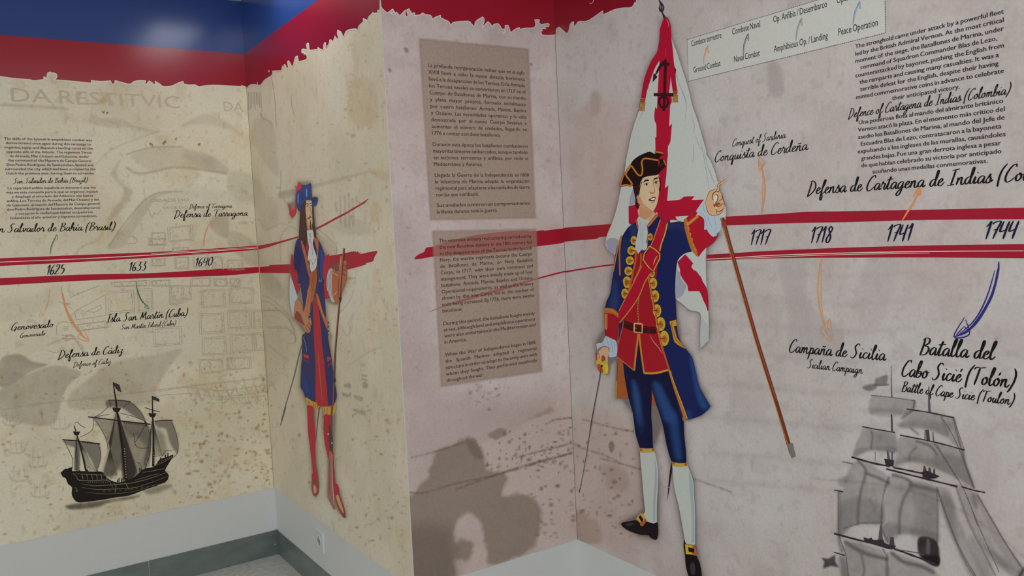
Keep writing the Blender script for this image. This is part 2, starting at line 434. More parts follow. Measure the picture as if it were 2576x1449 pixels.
z1 = Z(0, 0, 3.623); zt = Z(0, 320, 4.8304); a2 = Z(0, 600, 3.6217); a3 = Z(380, 320, 3.6237); z2 = Z(550, 0, 4.527)
l1 = Z(640, 430, 4.3917); l2 = Z(660, 720, 4.83); l3 = Z(660, 1000, 4.5267); c1 = Z(1000, 940, 2.846)
q1 = Z(1480, 0, 3.8132); q2 = Z(1500, 360, 4.025); q3 = Z(1440, 680, 3.8125); q4 = Z(1440, 1040, 3.5425)
HILL = (136, 126, 104); FNT = (128, 118, 98)
def both(f, *a, **k):
    for s in (sA, sB): getattr(s, f)(*a, **k)
# the old map: hills, coast and walls as faint washes
both('wash', z1((800, 1110), (860, 1050), (930, 1078), (1080, 1078), (1170, 1115), (1240, 1150), (1450, 1195), (1380, 1215), (1200, 1160), (980, 1160)), HILL, .38, 4)
both('wash', z1((1640, 1150), (1800, 1060), (1900, 1040), (2050, 1100), (2190, 1215), (2050, 1170), (1850, 1130)), HILL, .34, 6)
both('wash', z1((0, 945), (300, 955), (560, 975), (620, 1000), (380, 990), (0, 965)), HILL, .45, 4)
both('wash', a3((-180, 260), (0, 190), (180, 175), (420, 215), (560, 270), (680, 350), (705, 400), (650, 420), (450, 380), (200, 365), (0, 400), (-150, 300)), HILL, .30, 5)
both('wash', a3((300, 260), (500, 250), (620, 300), (700, 390), (660, 415), (480, 380)), (120, 110, 92), .30, 12)
both('streak', a3((-220, 370), (-130, 420), (0, 410), (200, 368), (420, 380), (680, 420)), FNT, .55, 3.5, .5)
both('wash', a3((700, 430), (800, 400), (900, 425), (1000, 500), (1060, 620), (1150, 700), (1150, 880), (1050, 945), (1000, 890), (970, 770), (900, 690), (800, 680), (710, 600)), HILL, .34, 8)
both('wash', a3((905, 120), (960, 200), (1060, 360), (1140, 440), (1165, 420), (1150, 200), (1120, 0), (1060, -80), (930, -60)), (146, 132, 118), .36, 5)
both('wash', a3((1170, 600), (1350, 560), (1360, 600), (1190, 660)), HILL, .5, 3)
both('wash', l1((290, 225), (460, 200), (640, 150), (1250, 0), (1270, 20), (650, 195), (290, 275)), (140, 128, 110), .5, 3)
both('streak', l1((285, 280), (380, 380), (500, 480), (700, 640), (900, 820), (905, 920)), FNT, .55, 2, .3)
both('streak', l1((300, 300), (390, 400), (700, 665), (905, 840)), (196, 190, 170), .5, 2)
both('streak', l1((290, 0), (295, 120), (285, 250)), FNT, .5, 1.6)
both('wash', l1((700, 680), (900, 830), (905, 920), (780, 950), (720, 790)), HILL, .35, 3)
both('wash', a3((540, 840), (680, 780), (715, 860), (705, 970), (680, 1010), (640, 1000), (560, 940)), (112, 102, 86), .45, 5)
both('wash', a3((700, 960), (820, 965), (940, 1040), (985, 1110), (990, 1250), (920, 1260), (820, 1190), (700, 1060)), (128, 118, 100), .42, 6)
both('wash', a3((990, 1330), (1080, 1320), (1200, 1449), (1100, 1500), (1020, 1420)), HILL, .35, 5)
both('wash', l1((80, 1140), (190, 1140), (300, 1250), (340, 1350), (300, 1420), (180, 1380), (100, 1230)), (132, 122, 104), .40, 5)
both('streak', l1((300, 1020), (285, 800), (310, 700), (400, 610), (480, 660)), FNT, .45, 1.5)
both('streak', l1((0, 540), (60, 540), (120, 650), (200, 620), (300, 580), (380, 600)), FNT, .4, 1.5)
# coast line beside the small text block
both('wash', zt((1460, 400), (1420, 520), (1450, 640), (1550, 720), (1610, 780), (1560, 900), (1450, 1040), (1300, 1160), (1380, 1000), (1480, 860), (1500, 760), (1400, 640), (1350, 560)), HILL, .50, 6)
both('streak', zt((1000, 620), (1180, 440), (1260, 340), (1420, 240), (1700, 130), (1930, 50)), FNT, .30, 2.2, .5)
both('streak', zt((1540, 330), (1700, 280), (1900, 240), (2220, 240)), FNT, .5, 2.5, .5)
both('wash', zt((1820, 840), (1960, 790), (2080, 790), (1900, 860), (1770, 1050), (1600, 1300), (1500, 1449), (1300, 1460), (1560, 1130), (1700, 930)), HILL, .42, 4)
both('streak', zt((2220, 782), (1960, 790), (1830, 835), (1700, 940), (1480, 1210), (1330, 1440)), FNT, .6, 1.8)
both('streak', zt((1250, 1280), (1180, 1380), (1000, 1449), (860, 1600)), (150, 138, 90), .45, 3)
both('wash', a2((0, 555), (300, 530), (480, 430), (560, 440), (520, 600), (400, 640), (150, 760), (0, 740)), (150, 140, 118), .30, 12)
both('wash', a2((0, 1110), (120, 1055), (200, 1060), (300, 1120), (430, 1150), (300, 1200), (180, 1280), (0, 1350)), (104, 98, 82), .58, 4)
both('wash', a2((0, 1390), (250, 1240), (480, 1160), (570, 1165), (740, 1225), (620, 1340), (560, 1480), (500, 1680), (300, 1700), (0, 1620)), (112, 105, 88), .45, 4)
both('wash', a2((860, 1240), (900, 1190), (1100, 1110), (1400, 1060), (1650, 1010), (1560, 1150), (1420, 1380), (1400, 1500), (700, 1560), (640, 1420)), (124, 115, 96), .42, 6)
both('streak', a2((430, 970), (560, 920), (640, 880), (700, 930), (760, 1010)), FNT, .45, 2.5, .6)
both('streak', a2((30, 1560), (400, 1500), (900, 1449), (1500, 1370), (2300, 1280), (2420, 1240)), FNT, .42, 2.0, .7)
for k in range(9): both('streak', a2((1700+k*85, 1340-k*12), (1760+k*85, 1490-k*12), (1790+k*85, 1400-k*12), (1840+k*85, 1480-k*12)), FNT, .35, 1.6, .6)
both('wash', [(375, 500), (470, 470), (600, 500), (655, 600), (655, 760), (610, 900), (380, 900), (330, 780), (300, 640)], (150, 141, 120), .22, 16)
sB.wash([(655, 660), (720, 700), (740, 870), (700, 960), (670, 960), (655, 800)], (142, 133, 114), .25, 10)
# brown age stains
sB.wash(z2((1520, 900), (1680, 890), (1760, 1000), (1790, 1150), (1780, 1400), (1600, 1449), (1510, 1350), (1490, 1100)), (150, 128, 92), .40, 10, rough=14)
sB.wash(l1((1290, 0), (1470, 0), (1480, 120), (1340, 60)), (150, 122, 70), .4, 6, rough=8)
sB.wash(l1((1300, 330), (1380, 380), (1360, 560), (1290, 560)), (156, 134, 88), .45, 5, rough=8)
sB.spots(240, [(860, 60), (955, 40), (1020, 940), (1030, 1440), (930, 1390), (880, 760)], (130, 108, 72), (1.5, 5), (.15, .6), 4)
sB.spots(170, [(680, 1000), (1020, 1000), (1030, 1440), (700, 1230)], (118, 98, 70), (1.2, 4.5), (.2, .7), 5)
sB.spots(160, [(650, 200), (860, 120), (960, 60), (980, 900), (680, 900)], (120, 104, 84), (1, 3.2), (.15, .5), 8)
sA.spots(420, [(0, 920), (670, 900), (690, 1228), (0, 1370)], (124, 96, 52), (1.2, 4.5), (.2, .75), 2)
sA.spots(150, [(480, 1030), (680, 1000), (688, 1200), (470, 1270)], (120, 88, 42), (2, 5.5), (.3, .8), 12)
sA.spots(130, [(0, 220), (620, 230), (650, 900), (0, 900)], (132, 112, 78), (1, 3.2), (.15, .5), 3)
sA.wash(z1((880, 930), (930, 890), (985, 850), (985, 900), (950, 940)), (150, 118, 70), .55, 4, rough=6)
sA.wash(z1((700, 835), (735, 840), (735, 860), (705, 855)), (110, 88, 62), .6, 2)
for (x, y) in ((40, 1130), (95, 1165), (48, 1200), (100, 1240), (30, 1060), (150, 1070)):     # faint tiny ships of the old map
    for d in (-14, 0, 13): sA.streak([(x+d, y-22), (x+d+1, y+2)], FNT, .38, 1.5)
    sA.streak([(x-22, y), (x-14, y+9), (x+16, y+8), (x+24, y-3)], FNT, .42, 2.5, .5); sA.streak([(x-20, y-14), (x+20, y-16)], FNT, .3, 1.3)
sB.wash(l1((870, 620), (900, 560), (1000, 500), (1100, 520), (1250, 570), (1300, 700), (1000, 700)), (146, 136, 120), .38, 8)
for x, y, h in ((950, 290, 290), (1000, 280, 340), (1045, 250, 380), (1090, 300, 300), (900, 350, 90), (1130, 290, 60)):
    sB.streak(l1((x, y), (x+6, y+h)), (120, 108, 92), .42, 3.2, .6)
for p in (((995, 1190), (1060, 1180), (1080, 1215), (1060, 1240), (1000, 1225)), ((980, 1290), (1040, 1310), (1080, 1290), (1070, 1345), (985, 1335)), ((1115, 1325), (1170, 1330), (1220, 1350), (1210, 1400), (1125, 1360)), ((1210, 1070), (1270, 1080), (1270, 1100), (1210, 1095)), ((1210, 1120), (1275, 1130), (1275, 1150), (1212, 1140)), ((1222, 1165), (1280, 1175), (1280, 1240), (1225, 1235))):
    sB.wash(l2(*p), (104, 95, 80), .55, 2.5)
sB.wash(l3((1045, 125), (1160, 150), (1175, 210), (1050, 160)), (104, 95, 80), .5, 2.5)
for p in (((950, 480), (1030, 600), (1100, 480)), ((1040, 470), (1110, 330), (1060, 520)), ((940, 330), (1060, 180), (1110, 60)), ((1060, 960), (1300, 800), (1449, 740))): sB.streak(l2(*p), FNT, .35, 2)
# street walls on the pier side near the soldier's leg
for p in (((0, 120), (120, 160), (380, 400)), ((0, 180), (110, 210), (350, 430)), ((0, 300), (280, 310), (400, 560)), ((80, 500), (300, 500), (400, 610), (400, 690)), ((90, 720), (180, 800), (320, 900)), ((30, 600), (60, 1100), (70, 1449))):
    sB.streak(l2(*p), FNT, .42, 2.0, .4)
# pier front: big olive water stain and pale patch
OL = (106, 93, 79)
sC.wash([(1050, 1100), (1430, 1010), (1455, 1360), (1160, 1449), (1000, 1500)], (158, 140, 131), .55, 60)
sC.wash([(980, 560), (1070, 600), (1120, 980), (1420, 1000), (1440, 1120), (1200, 1120), (1030, 1250)], (150, 134, 129), .50, 40)
sC.wash(c1((600, 540), (620, 490), (740, 465), (800, 430), (960, 330), (1100, 260), (1235, 100), (1275, 560), (1280, 900), (1200, 1150), (1000, 1250), (1040, 1000), (1000, 900), (860, 850), (760, 870), (790, 730), (650, 700), (630, 600)), (168, 154, 146), .65, 5)
sC.wash(c1((90, 880), (200, 760), (230, 680), (280, 560), (400, 500), (480, 460), (560, 480), (620, 600), (640, 690), (750, 705), (780, 760), (750, 870), (850, 858), (920, 868), (990, 910), (1025, 980), (1028, 1080), (1000, 1180), (930, 1280), (670, 1370), (640, 1280), (600, 1100), (560, 1020), (500, 995), (440, 1040), (410, 1120), (415, 1200), (460, 1180), (545, 1220), (530, 1300), (480, 1340), (410, 1330), (400, 1480), (60, 1500), (60, 900)), OL, .72, 7, rough=6)
sC.wash(c1((60, 1100), (300, 1080), (400, 1180), (405, 1480), (60, 1500)), (88, 76, 68), .55, 30)
sC.wash(c1((640, 440), (700, 400), (760, 390), (775, 440), (700, 470)), (118, 104, 90), .75, 4, rough=4)
sC.wash(c1((940, 320), (1040, 270), (1090, 230), (1110, 270), (1010, 310)), (128, 108, 92), .6, 6, rough=4)
sC.wash(c1((480, 470), (560, 470), (610, 580), (560, 600)), (92, 80, 66), .5, 5, rough=8)
for p in (((90, 850), (200, 850), (400, 790), (640, 740), (780, 705), (1240, 570)), ((420, 830), (600, 760), (900, 660), (1240, 570)), ((850, 600), (1000, 560), (1240, 500)), ((100, 600), (260, 560), (480, 490)), ((1060, 360), (1130, 330), (1250, 315))):
    sC.streak(c1(*p), (96, 78, 66), .60, 2.6, .95)
sC.spots(130, c1((780, 380), (1240, 350), (1270, 640), (640, 720), (620, 600)), (96, 76, 64), (1.5, 5), (.4, .9), 21)
sC.spots(60, c1((900, 640), (1270, 600), (1280, 1170), (1000, 1180)), (104, 84, 72), (2, 6), (.4, .8), 22)
sC.spots(45, c1((420, 60), (760, 60), (700, 260), (560, 250)), (110, 92, 82), (1.5, 4.5), (.3, .7), 23)
sC.spots(170, [(960, 60), (1395, 90), (1430, 950), (1020, 950)], (120, 108, 108), (1.2, 5), (.1, .45), 24)
for (x, y, r) in ((1020, 126, 5), (979, 177, 4), (1335, 162, 3), (1120, 290, 3)): sC.wash([(x-r, y-r), (x+r, y-r), (x+r*1.3, y+r), (x, y+r*1.2)], (104, 92, 92), .7, 2)
# long wall stains
sD.wash(q4((260, 470), (400, 465), (500, 540), (510, 650), (430, 700), (330, 670), (280, 580)), (118, 98, 84), .50, 9, rough=5)
sD.wash(q4((20, 880), (100, 870), (160, 930), (230, 960), (260, 1150), (40, 1120)), (132, 106, 92), .6, 6, rough=4)
sD.wash(q4((0, 0), (500, 60), (700, 600), (650, 1200), (200, 1170), (0, 900)), (164, 140, 128), .42, 30)
sD.wash(q4((325, 265), (370, 262), (375, 310), (350, 352), (330, 320)), (112, 90, 72), .75, 2)
for p in (((90, 50), (260, 100), (420, 140), (540, 160)), ((60, 300), (300, 380), (420, 440)), ((250, 400), (440, 450), (620, 500)), ((1000, 560), (1250, 640), (1417, 700))): sD.streak(q4(*p), (112, 90, 76), .55, 2.6, .95)
sD.spots(90, q4((20, 20), (560, 100), (620, 1100), (60, 1100)), (100, 78, 64), (1.5, 5.5), (.3, .8), 31)
sD.spots(260, [(1420, 60), (2560, 30), (2570, 1440), (1660, 1440), (1450, 1340)], (136, 122, 120), (2, 8), (.1, .35), 32)
sD.wash(q1((40, 880), (110, 900), (120, 1040), (60, 1110), (10, 1060)), (134, 112, 96), .5, 9)
sD.wash([(1490, 250), (1600, 300), (1560, 640), (1470, 640), (1430, 400)], (176, 150, 142), .38, 26)
sD.wash([(1404, 358), (1409, 360), (1408, 368), (1402, 366)], (60, 48, 44), .8, 2)
sD.wash([(1935, 165), (1965, 165), (1970, 230), (1945, 245), (1932, 210)], (132, 122, 118), .45, 6, rough=5)
for k, (y, a) in enumerate(((690, .2), (760, .25), (830, .3), (905, .3), (985, .3), (1070, .32), (1160, .35), (1230, .3))):
    sD.streak([(1790, y-20), (1960, y-8), (2120, y+6), (2300, y-6)], (150, 140, 136), a, 9, .9)
sD.wash([(1960, 650), (2030, 640), (2035, 760), (2120, 830), (2100, 900), (1990, 880), (1985, 790)], (152, 143, 139), .55, 10, rough=6)
sD.wash([(2190, 640), (2260, 640), (2225, 800), (2180, 830), (2150, 760)], (154, 145, 141), .4, 12, rough=6)
sD.streak([(2050, 1205), (2250, 1225), (2430, 1290), (2576, 1400)], (140, 118, 108), .4, 3, .8)
SH_LABEL = {'A': 'aged tan old-map mural sheet on the back wall under blue and red bands',
            'B': 'aged tan mural sheet on the pier side behind the plumed musketeer',
            'C': 'pinkish parchment mural sheet on the pier front with an olive water stain',
            'D': 'pinkish grey parchment mural sheet on the long wall around the flag bearer'}
SHEET = {}
for s in sheets:
    SHEET[s.wall] = tag(s.build('mural_sheet'), SH_LABEL[s.wall], 'mural')
# outside the photograph the same sheet goes on with its plain ground
sA2.build('plain_ground', SHEET['A']); sD2.build('plain_ground', SHEET['D'])
# sheet joints in the two inner corners and the white cut edge of the outer corner
def strip(name, wall, s, w_, z0, z1, c, par, lay=2):
    a = Art(wall); V = [to3(wall, s, z0, .0012+lay*LAY), to3(wall, s+w_, z0, .0012+lay*LAY), to3(wall, s+w_, z1, .0012+lay*LAY), to3(wall, s, z1, .0012+lay*LAY)]
    a.raw(V, [(0, 1, 2, 3)], ink(c, wall)); return a.build(name, par)
strip('sheet_joint', 'A', XB-0.0022, 0.0022, Z0, W('A', 622, 222)[1], (112, 104, 88), SHEET['A'])
strip('sheet_joint', 'D', 0.0, 0.0022, Z0, W('C', 1398, 88)[1], (92, 80, 74), SHEET['D'])
struct(box('trim_2', (XB-0.0016, YC-0.0016, Z_BASE), (XB+0.0002, YC+0.0002, Z_CEIL), M_BEAD), 'thin white cut edge of the mural on the outer corner')

# ------------------------------------------------------------------ red and blue bands with the ragged edge
z3 = Z(940, 0, 4.8308)
RED = {'A': (124, 24, 36), 'B': (118, 22, 36), 'C': (134, 24, 38), 'D': (122, 20, 34)}
BLUE = (36, 55, 104)
EDGE = {
 'A': z1((0, 697), (120, 715), (280, 728), (300, 735), (330, 735), (400, 725), (400, 700), (430, 715), (430, 690), (435, 668), (455, 658), (475, 666), (492, 666), (515, 680), (515, 705), (500, 722), (490, 728), (700, 745), (830, 760), (835, 735), (900, 742), (950, 742), (1005, 738), (1020, 765), (1045, 768), (1050, 735), (1120, 755), (1185, 768), (1220, 745), (1270, 735), (1325, 737), (1320, 755), (1308, 763), (1335, 770), (1360, 738), (1418, 780), (1415, 742), (1460, 770), (1490, 790), (1560, 785), (1630, 755), (1668, 742), (1675, 765), (1720, 775), (1780, 775), (1815, 792), (1880, 780), (2000, 778), (2190, 790), (2205, 782), (2240, 795), (2255, 810)),
 'B': z2((330, 1015), (350, 975), (400, 963), (440, 970), (443, 935), (452, 970), (480, 970), (530, 910), (610, 858), (615, 812), (720, 805), (728, 750), (737, 780), (750, 735), (768, 745), (775, 775), (800, 778), (786, 710), (800, 692), (820, 720), (835, 755), (850, 750), (865, 690), (880, 650), (905, 640), (915, 705), (1000, 680), (1008, 640), (990, 610), (975, 620), (975, 600), (950, 598), (948, 570), (970, 560), (1005, 570), (1010, 545), (1003, 515), (1012, 493), (1030, 498), (1038, 575), (1130, 565), (1133, 540), (1160, 560), (1195, 575), (1200, 510), (1212, 487), (1225, 495), (1222, 545), (1245, 568), (1235, 525), (1252, 518), (1270, 455), (1290, 460), (1305, 478), (1330, 410), (1345, 435), (1375, 460), (1355, 380), (1360, 345), (1400, 370), (1425, 430), (1460, 355), (1560, 330), (1587, 352), (1600, 300), (1650, 250), (1648, 215), (1680, 225), (1697, 240), (1710, 200), (1740, 170), (1760, 145), (1775, 155), (1820, 150), (1815, 120), (1840, 122), (1850, 20)),
 'C': z3((75, 20), (90, 90), (150, 150), (165, 160), (230, 112), (255, 155), (200, 158), (240, 175), (275, 150), (315, 195), (385, 122), (380, 180), (405, 210), (415, 195), (400, 130), (425, 108), (460, 165), (495, 158), (495, 190), (560, 182), (595, 160), (630, 180), (690, 190), (718, 240), (740, 215), (810, 188), (808, 215), (880, 250), (915, 270), (932, 315), (960, 278), (1020, 265), (1150, 260), (1185, 290), (1222, 328), (1240, 260), (1320, 207), (1340, 230), (1335, 280), (1315, 345), (1360, 290), (1385, 265), (1420, 295), (1437, 345), (1450, 305), (1500, 288), (1530, 310), (1555, 352), (1585, 355), (1585, 390), (1565, 408), (1592, 400), (1595, 310), (1630, 308), (1645, 345), (1660, 400), (1720, 355), (1768, 335), (1775, 358), (1830, 345), (1930, 340), (1965, 310), (1955, 240), (2010, 240), (2010, 260), (1995, 275), (2018, 285), (2025, 305), (2110, 285), (2132, 300), (2120, 325), (2070, 325), (2090, 352), (2040, 345), (2048, 375), (2028, 380), (2045, 428), (2120, 432), (2216, 425)),
 'D': z3((2219, 440), (2222, 355), (2260, 330), (2300, 365), (2340, 405), (2370, 390), (2395, 290), (2435, 262), (2437, 300), (2428, 338), (2470, 290), (2500, 260))+q1((0, 200), (140, 105), (148, 142), (250, 95), (330, 78), (415, 72), (450, 22), (460, 45), (465, 0), (480, -10), (505, 5), (530, -40), (600, -70), (700, -90)),
}
for wl in 'ABCD':
    o_, e_, n_, sa, sb = WALLS[wl]
    pts = [W(wl, *p) for p in soften(EDGE[wl], 3, False, .45)]
    if wl == 'A':
        zz = pts[0][1]; pts = [(A_MIN, zz+.01), (-.5, zz+.02), (-.2, zz)]+pts
    if wl == 'D':
        zz = pts[-1][1]; s = pts[-1][0]; R = random.Random(3)
        while s < D_MAX-.05:
            s += R.uniform(.03, .07); pts.append((s, zz+R.uniform(-.03, .04)))
        pts.append((D_MAX, zz))
    pts = [(min(max(s, sa), sb), z) for s, z in pts]
    pts[0] = (sa, pts[0][1]); pts[-1] = (sb, pts[-1][1])
    a = Art(wl); V = [to3(wl, s, z, .0012+LAY) for s, z in pts]+[to3(wl, sb, Z_RED, .0012+LAY), to3(wl, sa, Z_RED, .0012+LAY)]
    a.raw(V, [tuple(range(len(V)))], ink(RED[wl], wl)); rb = a.build('red_band', SHEET[wl], M_BAND)
    a = Art(wl); V = [to3(wl, sa, Z_RED, .0012+LAY), to3(wl, sb, Z_RED, .0012+LAY), to3(wl, sb, Z_CEIL, .0012+LAY), to3(wl, sa, Z_CEIL, .0012+LAY)]
    a.raw(V, [(0, 1, 2, 3)], ink(BLUE, wl)); a.build('blue_band', SHEET[wl], M_BAND)
    P = np.array(pts); wd = .0026 if wl in 'CD' else .0036
    a = Art(wl); D2 = []
    for i, (p, q) in enumerate(zip(P[:-1], P[1:])):          # pale rim that follows the torn edge, segment by segment
        t = q-p; L = np.linalg.norm(t)
        if L < 1e-5: continue
        nn = np.array([-t[1], t[0]])/L*wd/2; ex = t/L*wd*.3
        h = .0012+2*LAY+(i % 6)*4e-6; V = [to3(wl, *(p-ex+nn), h), to3(wl, *(p-ex-nn), h), to3(wl, *(q+ex-nn), h), to3(wl, *(q+ex+nn), h)]
        a.raw(V, [(0, 1, 2, 3)], ink((190, 184, 164) if wl in 'AB' else (192, 182, 176), wl))
    a.build('torn_edge', SHEET[wl])
# a last small leaf fragment
Art('B').poly(z2((575, 795), (583, 800), (582, 818), (568, 825)), (190, 184, 164), 2).build('leaf_fragment', SHEET['B'])
# ------------------------------------------------------------------ lettering: upright sans text from the built-in font
_cache = {}
def word_mesh(wd, bold):
    k = (wd, bold)
    if k in _cache: return _cache[k]
    c = bpy.data.curves.new('tmp', 'FONT'); c.body = wd; c.resolution_u = 2; c.offset = 0
    o = bpy.data.objects.new('tmp', c); C.objects.link(o)
    dg = bpy.context.evaluated_depsgraph_get(); me = o.evaluated_get(dg).to_mesh()
    V = np.array([v.co[:2] for v in me.vertices]).reshape(-1, 2); F = [tuple(p.vertices) for p in me.polygons]
    o.evaluated_get(dg).to_mesh_clear(); bpy.data.objects.remove(o); bpy.data.curves.remove(c)
    _cache[k] = (V, F, float(V[:, 0].min()), float(V[:, 0].max())); return _cache[k]
SPACE = 0.27
def text_line(wall, text, s0, s1, z, size, c, parent, bold=0.006, maxgap=None, name='text_line', zr=None, lay=3):
    """one line fitted between s0 and s1; words keep their set, spaces stretch when the line is justified"""
    ws = [word_mesh(x, bold) for x in text.split(' ') if x]
    wid = [b-a for V, F, a, b in ws]; tot = sum(wid); n = len(ws)-1
    L = s1-s0; zr = z if zr is None else zr
    if maxgap is None:                      # ragged line: everything scales together
        kx = L/(tot+n*SPACE); gap = SPACE*kx
    else:
        kx = maxgap; gap = (L-tot*kx)/max(n, 1)
        if gap < .16*size: kx = L/(tot+n*.2); gap = .2*kx
    a = Art(wall); s = s0; k = ink(c, wall)
    for V, F, x0, x1 in ws:
        for st in ((0,) if bold <= 0 else (-bold, bold)):
            VV = []
            for x, y in V:
                ss = s+(x-x0+st)*kx; zz = z+(zr-z)*((ss-s0)/L)+y*size
                VV.append(to3(wall, ss, zz, .0012+lay*LAY+(5e-6 if st > 0 else 0)))
            a.raw(VV, F, k)
        s += (x1-x0)*kx+gap
    return a.build(name, parent)
def block(wall, rows, first, last, size, c, parent, bold=0.006, kx=None, nrow=None):
    """rows = (text, x_left px, x_right px, justify); first/last = px of the baseline start of first and last row"""
    z0 = W(wall, *first)[1]; z1_ = W(wall, *last)[1]; n = (nrow or len(rows))-1
    size = abs(z1_-z0)/n*size
    for i, r in enumerate(rows):
        z = z0+(z1_-z0)*i/max(n, 1)
        text_line(wall, r[0], s_at(wall, r[1], z), s_at(wall, r[2], z), z, size, c, parent, bold, kx if len(r) > 3 and r[3] else None)

